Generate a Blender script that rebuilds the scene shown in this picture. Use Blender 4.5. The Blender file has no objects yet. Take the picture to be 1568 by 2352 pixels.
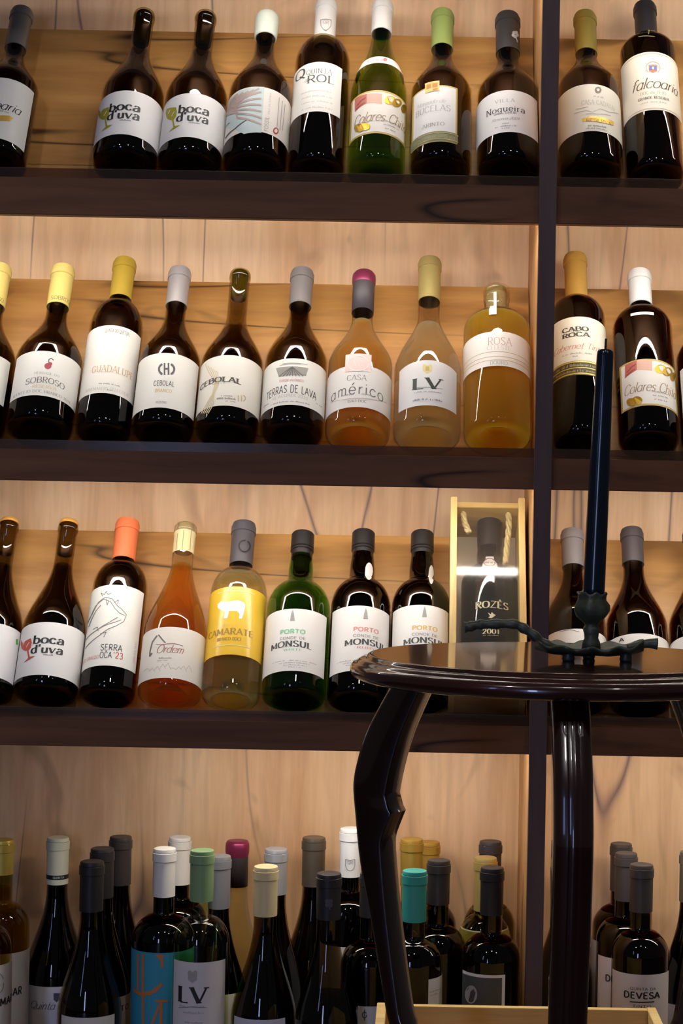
import bpy, bmesh, math, random
from math import sin, cos, pi, radians, sqrt, atan2, asin
from mathutils import Matrix, Vector
random.seed(7)
C = bpy.context.scene.collection
S = bpy.context.scene

# ------------------------------------------------------------------ camera, world, lights, exposure
FPX, CX, CY, ROLL, ZC = 4000.0, 980.0, 1176.0, 0.0180, 0.835     # focal length in px of the 1568x2352 frame
cam = bpy.data.cameras.new('camera'); camo = bpy.data.objects.new('camera', cam); C.objects.link(camo)
cam.sensor_fit = 'VERTICAL'; cam.sensor_height = 36.0; cam.lens = FPX / 2352 * 36.0
cam.shift_x = (784 - CX) / 2352; cam.shift_y = -(1176 - CY) / 2352
cam.clip_start = 0.05
camo.matrix_world = Matrix.Translation((0, 0, ZC)) @ Matrix.Rotation(pi / 2, 4, 'X') @ Matrix.Rotation(ROLL, 4, 'Z')
S.camera = camo
S.view_settings.view_transform = 'Standard'; S.view_settings.look = 'None'
S.view_settings.gamma = 1.0; S.view_settings.use_curve_mapping = False
S.view_settings.exposure = 0.0
LED_POWER = 64.0
LED_COL = (1.0, 0.96, 0.87)
W = bpy.data.worlds.new('world'); S.world = W; W.use_nodes = True
W.node_tree.nodes['Background'].inputs[0].default_value = (1.0, 0.86, 0.84, 1)
W.node_tree.nodes['Background'].inputs[1].default_value = 0.045
try:
    S.cycles.transparent_max_bounces = 32; S.cycles.max_bounces = 10
    S.cycles.caustics_refractive = True; S.cycles.sample_clamp_indirect = 3.0
except Exception:
    pass

def area(name, loc, target, sx, sy, power, col):
    l = bpy.data.lights.new(name, 'AREA'); l.shape = 'RECTANGLE'; l.size = sx; l.size_y = sy
    l.energy = power; l.color = col
    o = bpy.data.objects.new(name, l); C.objects.link(o); o.location = loc
    o.rotation_euler = (Vector(target) - Vector(loc)).to_track_quat('-Z', 'Y').to_euler()
    return o
area('window_daylight', (-2.3, -1.4, 1.75), (0, 2.4, 0.5), 0.24, 1.1, 4, (0.36, 0.48, 1.0))
area('window_daylight_tall', (-0.95, -1.9, 0.85), (-0.2, 2.3, 0.6), 0.30, 1.3, 15.0, (0.46, 0.56, 1.0))
for lx, ly, pw in ((0.2, 0.55, 4.6), (-0.85, 0.25, 4.0), (1.1, 0.2, 2.4)):
    area('ceiling_lamp_glow', (lx, ly, 2.45), (lx * 0.5, 2.3, 0.6), 0.10, 0.10, pw, (1.0, 0.93, 0.95))

# ------------------------------------------------------------------ measuring: pixels of the photograph -> rays
def ray(px, py):
    dx, dy = px - CX, py - CY
    x = dx * cos(ROLL) + dy * sin(ROLL); y = -dx * sin(ROLL) + dy * cos(ROLL)
    return Vector((x / FPX, 1.0, -y / FPX))
CAM = Vector((0, 0, ZC))
def at(px, py, Y):
    return CAM + ray(px, py) * Y

# ------------------------------------------------------------------ helpers
def crisp(me, deg=32):
    me.set_sharp_from_angle(angle=radians(deg)); return me
def link(name, me, mat=None, parent=None, smooth=False):
    o = bpy.data.objects.new(name, me); C.objects.link(o)
    if mat and not me.materials: me.materials.append(mat)
    if parent is not None: o.parent = parent
    if smooth:
        for p in me.polygons: p.use_smooth = True
    return o
def mesh(name, verts, faces):
    me = bpy.data.meshes.new(name); me.from_pydata(verts, [], faces); me.update(); return me
def thing(name, label, cat, mat=None, group=None):
    o = bpy.data.objects.new(name, None); C.objects.link(o)
    o.empty_display_size = 0.02
    if mat is not None: o.matrix_world = mat
    o['label'] = label; o['category'] = cat
    if group: o['group'] = group
    return o
def tag(o, label, cat, group=None):
    o['label'] = label; o['category'] = cat
    if group: o['group'] = group
    return o
def boxmesh(name, lo, hi, bev=0.0):
    bm = bmesh.new(); bmesh.ops.create_cube(bm, size=1.0)
    for v in bm.verts:
        v.co = Vector([lo[i] + (v.co[i] + 0.5) * (hi[i] - lo[i]) for i in range(3)])
    if bev > 0: bmesh.ops.bevel(bm, geom=bm.edges[:], offset=bev, segments=2, affect='EDGES')
    me = bpy.data.meshes.new(name); bm.to_mesh(me); bm.free(); return me
def prism(name, poly, x0, x1, bev=0.0):
    """a profile in the (Y, Z) plane run along X"""
    n = len(poly)
    vs = [(x0, y, z) for y, z in poly] + [(x1, y, z) for y, z in poly]
    fs = [tuple(range(n)), tuple(range(2 * n - 1, n - 1, -1))] + [(i, i + n, (i + 1) % n + n, (i + 1) % n) for i in range(n)]
    bm = bmesh.new(); bv = [bm.verts.new(v) for v in vs]
    for f in fs: bm.faces.new([bv[i] for i in f])
    bmesh.ops.recalc_face_normals(bm, faces=bm.faces[:])
    if bev: bmesh.ops.bevel(bm, geom=bm.edges[:], offset=bev, segments=2, affect='EDGES')
    me = bpy.data.meshes.new(name); bm.to_mesh(me); bm.free(); return me
def lathe(name, prof, n=40, closed_top=True):
    """prof: (r, z) list; r = 0 makes a pole"""
    vs, fs, rings = [], [], []
    for r, z in prof:
        if r < 1e-6:
            rings.append([len(vs)]); vs.append((0, 0, z))
        else:
            rings.append(list(range(len(vs), len(vs) + n)))
            vs += [(r * sin(2 * pi * k / n), -r * cos(2 * pi * k / n), z) for k in range(n)]
    for a, b in zip(rings, rings[1:]):
        for k in range(n):
            k2 = (k + 1) % n
            if len(a) == 1 and len(b) > 1: fs.append((a[0], b[k2], b[k]))
            elif len(b) == 1 and len(a) > 1: fs.append((a[k], a[k2], b[0]))
            elif len(a) > 1: fs.append((a[k], a[k2], b[k2], b[k]))
    return mesh(name, vs, fs)
def tube(name, pts, rads, n=10):
    pts = [Vector(p) for p in pts]; vs, fs = [], []
    for i, p in enumerate(pts):
        d = (pts[min(i + 1, len(pts) - 1)] - pts[max(i - 1, 0)]).normalized()
        u = d.cross(Vector((0.13, 0.91, 0.3))).normalized(); w = d.cross(u)
        for k in range(n):
            a = 2 * pi * k / n; vs.append(p + (u * cos(a) + w * sin(a)) * rads[i])
    for i in range(len(pts) - 1):
        for k in range(n):
            k2 = (k + 1) % n
            fs.append((i * n + k, i * n + k2, (i + 1) * n + k2, (i + 1) * n + k))
    fs.append(tuple(range(n - 1, -1, -1))); fs.append(tuple(range((len(pts) - 1) * n, len(pts) * n)))
    return mesh(name, vs, fs)
def smooth_pts(pts, sub=6):
    out = []; P = [pts[0]] + list(pts) + [pts[-1]]
    for i in range(1, len(P) - 2):
        p0, p1, p2, p3 = P[i - 1], P[i], P[i + 1], P[i + 2]
        for s in range(sub):
            t = s / sub
            out.append(tuple(0.5 * (2 * b + (c - a) * t + (2 * a - 5 * b + 4 * c - d) * t * t + (3 * b - a - 3 * c + d) * t ** 3)
                             for a, b, c, d in zip(p0, p1, p2, p3)))
    out.append(tuple(pts[-1])); return out

# ------------------------------------------------------------------ materials
def sl(c):    # sRGB 0-255 -> linear
    return tuple(((x / 255) / 12.92 if x / 255 <= 0.04045 else ((x / 255 + 0.055) / 1.055) ** 2.4) for x in c)
def newmat(name):
    m = bpy.data.materials.new(name); m.use_nodes = True
    nt = m.node_tree
    return m, nt, nt.nodes, nt.links, nt.nodes['Principled BSDF']
_pm = {}
def paint(name, rgb, rough=0.5, metal=0.0, spec=0.5, coat=0.0, noise=0.0, nscale=60, bump=0.0):
    key = (name, rgb, rough, metal)
    if key in _pm: return _pm[key]
    m, nt, N, L, b = newmat(name)
    col = sl(rgb)
    b.inputs['Base Color'].default_value = (*col, 1); b.inputs['Roughness'].default_value = rough
    b.inputs['Metallic'].default_value = metal; b.inputs['Specular IOR Level'].default_value = spec
    b.inputs['Coat Weight'].default_value = coat; b.inputs['Coat Roughness'].default_value = 0.08
    if noise > 0 or bump > 0:
        tc = N.new('ShaderNodeTexCoord'); nz = N.new('ShaderNodeTexNoise'); nz.inputs['Scale'].default_value = nscale
        nz.inputs['Detail'].default_value = 5; L.new(tc.outputs['Object'], nz.inputs['Vector'])
        mx = N.new('ShaderNodeMix'); mx.data_type = 'RGBA'
        mx.inputs['A'].default_value = (*[x * (1 - noise) for x in col], 1)
        mx.inputs['B'].default_value = (*[min(1, x * (1 + noise)) for x in col], 1)
        L.new(nz.outputs['Fac'], mx.inputs['Factor']); L.new(mx.outputs['Result'], b.inputs['Base Color'])
        if bump > 0:
            bp = N.new('ShaderNodeBump'); bp.inputs['Strength'].default_value = bump; bp.inputs['Distance'].default_value = 0.002
            L.new(nz.outputs['Fac'], bp.inputs['Height']); L.new(bp.outputs['Normal'], b.inputs['Normal'])
    _pm[key] = m; return m

def wood(name, light, mid, dark, axis, rough=0.45, scale=1.0, crack=0.5, knots=0.5, across=6.5, crackcol=(60, 40, 45), coat=0.0, seed=0.0):
    """grain along the given axis of the object's own coordinates"""
    m, nt, N, L, b = newmat(name)
    tc = N.new('ShaderNodeTexCoord')
    def mapped(along, across, off=0.0):
        mp = N.new('ShaderNodeMapping'); s = [across * scale] * 3; s['XYZ'.index(axis)] = along * scale
        mp.inputs['Scale'].default_value = s; mp.inputs['Location'].default_value = (seed + off, seed * 1.7 + off, seed * 0.6)
        L.new(tc.outputs['Object'], mp.inputs['Vector']); return mp
    def noise(mp, detail, dist, sc=1.0, rough_=0.55):
        n = N.new('ShaderNodeTexNoise'); n.inputs['Scale'].default_value = sc; n.inputs['Detail'].default_value = detail
        n.inputs['Distortion'].default_value = dist; n.inputs['Roughness'].default_value = rough_
        L.new(mp.outputs['Vector'], n.inputs['Vector']); return n
    def ramp(src, stops):
        r = N.new('ShaderNodeValToRGB'); r.color_ramp.elements[0].position = stops[0][0]; r.color_ramp.elements[1].position = stops[-1][0]
        r.color_ramp.elements[0].color = (*stops[0][1], 1); r.color_ramp.elements[1].color = (*stops[-1][1], 1)
        for p, c in stops[1:-1]:
            e = r.color_ramp.elements.new(p); e.color = (*c, 1)
        L.new(src, r.inputs['Fac']); return r
    def mixc(fac, a, bcol, mode='MIX'):
        x = N.new('ShaderNodeMix'); x.data_type = 'RGBA'; x.blend_type = mode
        if isinstance(fac, float): x.inputs['Factor'].default_value = fac
        else: L.new(fac, x.inputs['Factor'])
        for inp, v in (('A', a), ('B', bcol)):
            if isinstance(v, tuple): x.inputs[inp].default_value = (*v, 1)
            else: L.new(v, x.inputs[inp])
        return x.outputs['Result']
    big = noise(mapped(1.8, 9.0), 5, 1.1)
    base = ramp(big.outputs['Fac'], [(0.30, sl(dark)), (0.5, sl(mid)), (0.70, sl(light))])
    fib = noise(mapped(9, 190, 3.1), 4, 0.2)
    f2 = ramp(fib.outputs['Fac'], [(0.3, (0.93, 0.92, 0.91)), (0.65, (1.02, 1.02, 1.02))])
    col = mixc(0.8, base.outputs['Color'], f2.outputs['Color'], 'MULTIPLY')
    med = noise(mapped(4, 42, 7.7), 3, 0.8)
    f3 = ramp(med.outputs['Fac'], [(0.33, (0.86, 0.83, 0.82)), (0.55, (1.03, 1.03, 1.03))])
    col = mixc(0.8, col, f3.outputs['Color'], 'MULTIPLY')
    if knots > 0:
        kn = noise(mapped(5.5, 9.0, 11.3), 2, 1.2)
        kr = ramp(kn.outputs['Fac'], [(0.61, (0, 0, 0)), (0.72, (1, 1, 1))])
        kk = N.new('ShaderNodeMath'); kk.operation = 'MULTIPLY'; kk.inputs[1].default_value = knots
        L.new(kr.outputs['Color'], kk.inputs[0])
        col = mixc(kk.outputs[0], col, tuple(x * 0.45 for x in sl(dark)))
    if crack > 0:
        cn = noise(mapped(0.75, across, 5.5), 2, 0.3, 1.0, 0.4)
        d = N.new('ShaderNodeMath'); d.operation = 'SUBTRACT'; d.inputs[1].default_value = 0.5; L.new(cn.outputs['Fac'], d.inputs[0])
        ab = N.new('ShaderNodeMath'); ab.operation = 'ABSOLUTE'; L.new(d.outputs[0], ab.inputs[0])
        cr = ramp(ab.outputs[0], [(0.0, (1, 1, 1)), (0.0035, (0.5, 0.5, 0.5)), (0.009, (0, 0, 0))])
        gate = noise(mapped(2.2, 2.2, 21.0), 1, 0.0)
        gr = ramp(gate.outputs['Fac'], [(0.40, (0, 0, 0)), (0.52, (1, 1, 1))])
        g = N.new('ShaderNodeMath'); g.operation = 'MULTIPLY'; L.new(cr.outputs['Color'], g.inputs[0]); L.new(gr.outputs['Color'], g.inputs[1])
        g2 = N.new('ShaderNodeMath'); g2.operation = 'MULTIPLY'; g2.inputs[1].default_value = crack; L.new(g.outputs[0], g2.inputs[0])
        col = mixc(g2.outputs[0], col, sl(crackcol))
    L.new(col, b.inputs['Base Color']); b.inputs['Roughness'].default_value = rough
    b.inputs['Coat Weight'].default_value = coat; b.inputs['Coat Roughness'].default_value = 0.06
    bp = N.new('ShaderNodeBump'); bp.inputs['Strength'].default_value = 0.08; bp.inputs['Distance'].default_value = 0.001
    L.new(fib.outputs['Fac'], bp.inputs['Height']); L.new(bp.outputs['Normal'], b.inputs['Normal'])
    return m

_gm = {}
def glass(name, tint, rough=0.02, refract=0.0, ior=1.5, gloss=1.0, floor_=0.0, milk=0.0):
    """tinted, absorbing more where the ray crosses more of the body: tint ** cos(angle)"""
    if name in _gm: return _gm[name]
    m = bpy.data.materials.new(name); m.use_nodes = True; nt = m.node_tree; N, L = nt.nodes, nt.links
    N.remove(N['Principled BSDF']); out = N['Material Output']
    geo = N.new('ShaderNodeNewGeometry')
    dot = N.new('ShaderNodeVectorMath'); dot.operation = 'DOT_PRODUCT'
    L.new(geo.outputs['Normal'], dot.inputs[0]); L.new(geo.outputs['Incoming'], dot.inputs[1])
    ab = N.new('ShaderNodeMath'); ab.operation = 'ABSOLUTE'; L.new(dot.outputs['Value'], ab.inputs[0])
    ad = N.new('ShaderNodeMath'); ad.operation = 'MULTIPLY_ADD'; ad.inputs[1].default_value = 1.0 - floor_; ad.inputs[2].default_value = floor_
    L.new(ab.outputs[0], ad.inputs[0])
    cc = N.new('ShaderNodeCombineColor')
    for i in range(3):
        p = N.new('ShaderNodeMath'); p.operation = 'POWER'; p.inputs[0].default_value = tint[i]
        L.new(ad.outputs[0], p.inputs[1]); L.new(p.outputs[0], cc.inputs[i])
    tr = N.new('ShaderNodeBsdfTransparent'); L.new(cc.outputs[0], tr.inputs['Color'])
    base = tr.outputs[0]
    if refract > 0:
        rf = N.new('ShaderNodeBsdfRefraction'); rf.inputs['IOR'].default_value = ior; rf.inputs['Roughness'].default_value = 0.0
        L.new(cc.outputs[0], rf.inputs['Color'])
        mx = N.new('ShaderNodeMixShader'); mx.inputs[0].default_value = refract
        L.new(tr.outputs[0], mx.inputs[1]); L.new(rf.outputs[0], mx.inputs[2]); base = mx.outputs[0]
    if milk > 0:
        tl = N.new('ShaderNodeBsdfTranslucent'); L.new(cc.outputs[0], tl.inputs['Color'])
        mk = N.new('ShaderNodeMixShader'); mk.inputs[0].default_value = milk
        df = N.new('ShaderNodeBsdfDiffuse'); L.new(cc.outputs[0], df.inputs['Color'])
        m2 = N.new('ShaderNodeMixShader'); m2.inputs[0].default_value = 0.22; L.new(tl.outputs[0], m2.inputs[1]); L.new(df.outputs[0], m2.inputs[2])
        L.new(base, mk.inputs[1]); L.new(m2.outputs[0], mk.inputs[2]); base = mk.outputs[0]
    if gloss > 0:
        gl = N.new('ShaderNodeBsdfGlossy'); gl.inputs['Roughness'].default_value = rough; gl.inputs['Color'].default_value = (1, 1, 1, 1)
        fr = N.new('ShaderNodeFresnel'); fr.inputs['IOR'].default_value = 1.5
        inv = N.new('ShaderNodeMath'); inv.operation = 'SUBTRACT'; inv.inputs[0].default_value = gloss; L.new(geo.outputs['Backfacing'], inv.inputs[1]); inv.use_clamp = True
        mu = N.new('ShaderNodeMath'); mu.operation = 'MULTIPLY'; L.new(fr.outputs[0], mu.inputs[0]); L.new(inv.outputs[0], mu.inputs[1])
        mx2 = N.new('ShaderNodeMixShader'); L.new(mu.outputs[0], mx2.inputs[0]); L.new(base, mx2.inputs[1]); L.new(gl.outputs[0], mx2.inputs[2]); base = mx2.outputs[0]
    L.new(base, out.inputs['Surface'])
    _gm[name] = m; return m

GLASS = {   # per crossing
    'brown': dict(tint=(0.35, 0.265, 0.11)), 'dark': dict(tint=(0.20, 0.14, 0.07)), 'black': dict(tint=(0.05, 0.035, 0.02)),
    'olive': dict(tint=(0.50, 0.42, 0.15)), 'green': dict(tint=(0.30, 0.48, 0.08)), 'deepgreen': dict(tint=(0.10, 0.32, 0.06)),
    'clear': dict(tint=(0.95, 0.95, 0.92), refract=0.35, ior=1.08), 'palegreen': dict(tint=(0.66, 0.76, 0.52)),
}
WINE = {
    'red': dict(tint=(0.10, 0.02, 0.012)), 'white': dict(tint=(0.17, 0.12, 0.045)), 'whiteclear': dict(tint=(1.0, 0.96, 0.46), refract=0.25, ior=1.33, milk=0.16),
    'rose': dict(tint=(1.0, 0.90, 0.52), refract=0.2, ior=1.33, milk=0.30), 'salmon': dict(tint=(1.0, 0.66, 0.13), refract=0.15, ior=1.33, milk=0.38),
    'orange': dict(tint=(0.95, 0.48, 0.05), refract=0.2, ior=1.33, milk=0.16), 'amber': dict(tint=(1.0, 0.70, 0.045), refract=0.15, ior=1.33, milk=0.46),
    'greenwhite': dict(tint=(0.70, 0.72, 0.30)), 'gold': dict(tint=(0.72, 0.52, 0.22)),
}
def gmat(k): return glass('bottle_glass_' + k, **GLASS[k])
def wmat(k): return glass('wine_' + k, gloss=0.0, **WINE[k])

WALL = wood('oak_laminate_upright', (238, 200, 158), (229, 187, 142), (212, 164, 118), 'Z', 0.5, 1.0, 0.85, 0.45, crackcol=(95, 72, 82), seed=2.3)
BOARD = wood('oak_laminate_lying', (212, 163, 98), (198, 146, 82), (168, 116, 62), 'X', 0.42, 1.0, 0.95, 0.75, across=9.0, crackcol=(50, 30, 18), seed=6.3)
DARKW = wood('dark_walnut_laminate', (124, 86, 56), (107, 71, 46), (82, 53, 33), 'X', 0.38, 1.0, 0.9, 0.4, across=8.0, crackcol=(30, 20, 16), seed=9.4)
LIPW = wood('dark_edge_band', (70, 54, 48), (60, 46, 41), (50, 38, 34), 'X', 0.28, 1.0, 0.0, 0.0, seed=3.4)
POSTM = wood('dark_grey_laminate', (92, 76, 76), (84, 69, 70), (74, 61, 62), 'Z', 0.45, 1.0, 0.0, 0.0, seed=1.4)
SIDEM = wood('oak_laminate_side', (212, 166, 112), (200, 150, 96), (184, 134, 84), 'Z', 0.45, 1.0, 0.0, 0.2, seed=7.4)
PINE = wood('pale_pine', (236, 208, 140), (226, 194, 122), (206, 168, 96), 'Z', 0.5, 1.6, 0.0, 0.0, seed=4.2)
PINEX = wood('pale_pine_lying', (226, 196, 128), (214, 180, 112), (196, 158, 92), 'X', 0.5, 1.6, 0.0, 0.0, seed=6.2)
MAHOG = wood('polished_mahogany', (66, 22, 14), (48, 14, 9), (32, 9, 7), 'X', 0.22, 1.4, 0.0, 0.0, coat=1.0, seed=8.8)
MAHOGZ = wood('polished_mahogany_upright', (52, 16, 13), (40, 11, 9), (28, 8, 7), 'Z', 0.25, 1.4, 0.0, 0.0, coat=1.0, seed=8.1)
for m_, sp_, ro_ in ((DARKW, 0.18, 0.5), (POSTM, 0.2, 0.55)):
    m_.node_tree.nodes['Principled BSDF'].inputs['Specular IOR Level'].default_value = sp_; m_.node_tree.nodes['Principled BSDF'].inputs['Roughness'].default_value = ro_
led_m, nt, N, L, b = newmat('light_strip_emitter')
b.inputs['Base Color'].default_value = (1, 1, 1, 1); b.inputs['Emission Color'].default_value = (*LED_COL, 1); b.inputs['Emission Strength'].default_value = LED_POWER

# ------------------------------------------------------------------ the shelf wall
T = radians(30.0)
AX = Vector((0, sin(T), cos(T))); NF = Vector((0, -cos(T), sin(T)))     # up the board; out of the board
YL, GL, YW = 2.30, 0.088, 2.565        # front of the shelves, depth of the shelf before the slanted board, back wall
XP = at(1255, 600, 2.29).x
wall = link('wall_back', boxmesh('wall_back', (-0.95, YW, 0.0), (0.80, YW + 0.03, 1.85)), WALL); wall['kind'] = 'structure'
fl = link('floor', boxmesh('floor', (-4, -4, -0.04), (4, YW, 0.0)), paint('dark_floor', (70, 58, 52), 0.5, noise=0.2)); fl['kind'] = 'structure'
LIP_PX = {1: 394, 2: 1019, 3: 1633}; SHELF_PX = {1: 416, 2: 1041, 3: 1658}; TRIM_PX = {1: 502, 2: 1113, 3: 1722}
LIPZ = {k: at(600, LIP_PX[k], YL).z for k in (1, 2, 3)}; ROWZ = {k: at(600, SHELF_PX[k], YL).z for k in (1, 2, 3)}; TRIMZ = {k: at(600, TRIM_PX[k], YL).z for k in (1, 2, 3)}
ROWZ[0] = ROWZ[1] + 0.358; TRIMZ[0] = TRIMZ[1] + 0.356; LIPZ[0] = LIPZ[1] + 0.358
TOP_PX = {1: 79, 2: 653, 3: 1229}
BAYS = {'left': (-0.86, XP - 0.0085), 'right': (XP + 0.0085, 0.74)}
def base_pt(k):          # the corner where the slanted board meets the shelf
    return Vector((0, YL + GL, ROWZ[k]))
def board_len(k):
    B = base_pt(k); d = ray(784, TOP_PX[k]); s = (B - CAM).dot(NF) / d.dot(NF); return (CAM + d * s - B).dot(AX)
LED_START = {(0, 'left'): at(345, 50, YL).x, (3, 'left'): at(340, 1700, YL).x, (2, 'left'): at(-120, 1100, YL).x}
RAIL = glass('smoked_rail', (0.48, 0.40, 0.34), 0.2, gloss=0.22, milk=0.14)
for k in (0, 1, 2, 3):
    for bay, (x0, x1) in BAYS.items():
        t = thing('display_shelf', '', 'shelf', Matrix.Translation((0, YL, ROWZ[k])), 'slanted display shelves')
        t['label'] = {0: 'dark walnut shelf tier hanging over the topmost bottles, %s bay',
                      1: 'dark walnut shelf carrying the topmost leaning bottles, %s of the upright',
                      2: 'dark walnut shelf carrying the middle leaning bottles, %s of the upright',
                      3: 'dark walnut shelf level with the round table, %s of the upright'}[k] % bay
        def P(v): return (v.y - YL, v.z - ROWZ[k])
        B = base_pt(k); dz = TRIMZ[k] - ROWZ[k]; lz = LIPZ[k] - ROWZ[k]
        link('shelf_board', boxmesh('shelf_board', (x0, 0.016, -0.018), (x1, GL + 0.022, 0.0)), DARKW, t)
        link('front_trim', boxmesh('front_trim', (x0, 0.0, dz), (x1, 0.016, 0.0), 0.0008), DARKW, t)
        link('price_rail', boxmesh('price_rail', (x0, 0.0005, 0.0002), (x1, 0.003, lz), 0.0004), RAIL, t)['label'] = 'smoked clear rail along the shelf edge'
        if k > 0:
            e = B + AX * board_len(k)
            link('slanted_board', prism('slanted_board', [P(B), P(e), P(e - NF * 0.012), P(B - NF * 0.012 + AX * 0.004)], x0 + 0.001, x1 - 0.001, 0.0004), BOARD, t)
        zl = dz + 0.0045
        xs = LED_START.get((k, bay), x0 + 0.01)      # where the strip begins
        link('light_strip', boxmesh('light_strip', (xs, 0.0185, zl), (x1 - 0.01, 0.0265, zl + 0.004)), led_m, t)['label'] = 'glowing white light strip'
        link('strip_channel', boxmesh('strip_channel', (xs, 0.0162, zl - 0.001), (x1 - 0.01, 0.0182, zl + 0.010)), paint('aluminium', (170, 170, 172), 0.4, 1.0), t)
up = thing('shelf_upright', 'dark grey vertical upright dividing the shelf wall into two bays', 'upright', Matrix.Translation((XP, 2.285, 0)))
link('front_strip', boxmesh('front_strip', (-0.0112, 0.0, 0.0), (0.0112, 0.016, 1.82), 0.0006), POSTM, up)
link('side_panel', boxmesh('side_panel', (-0.0085, 0.016, 0.0), (0.0085, YW - 2.285, 1.82)), SIDEM, up)
for (zz, sx) in ((at(1225, 1081, 2.30).z, -1), (at(1249, 1696, 2.30).z, 1)):
    link('brass_screw', tube('brass_screw', [(sx * 0.0083, 0.026, zz), (sx * 0.0105, 0.026, zz)], [0.0022, 0.0018], 10), paint('brass', (200, 160, 70), 0.3, 1.0), up)
ZS = 0.065
bs = thing('base_shelf', 'dark low base shelf carrying the upright standing bottles', 'shelf')
link('shelf_top', boxmesh('shelf_top', (-0.86, 2.20, ZS - 0.02), (0.74, YW, ZS), 0.001), DARKW, bs)
link('plinth', boxmesh('plinth', (-0.86, 2.215, 0.0), (0.74, 2.235, ZS - 0.02)), DARKW, bs)

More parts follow.
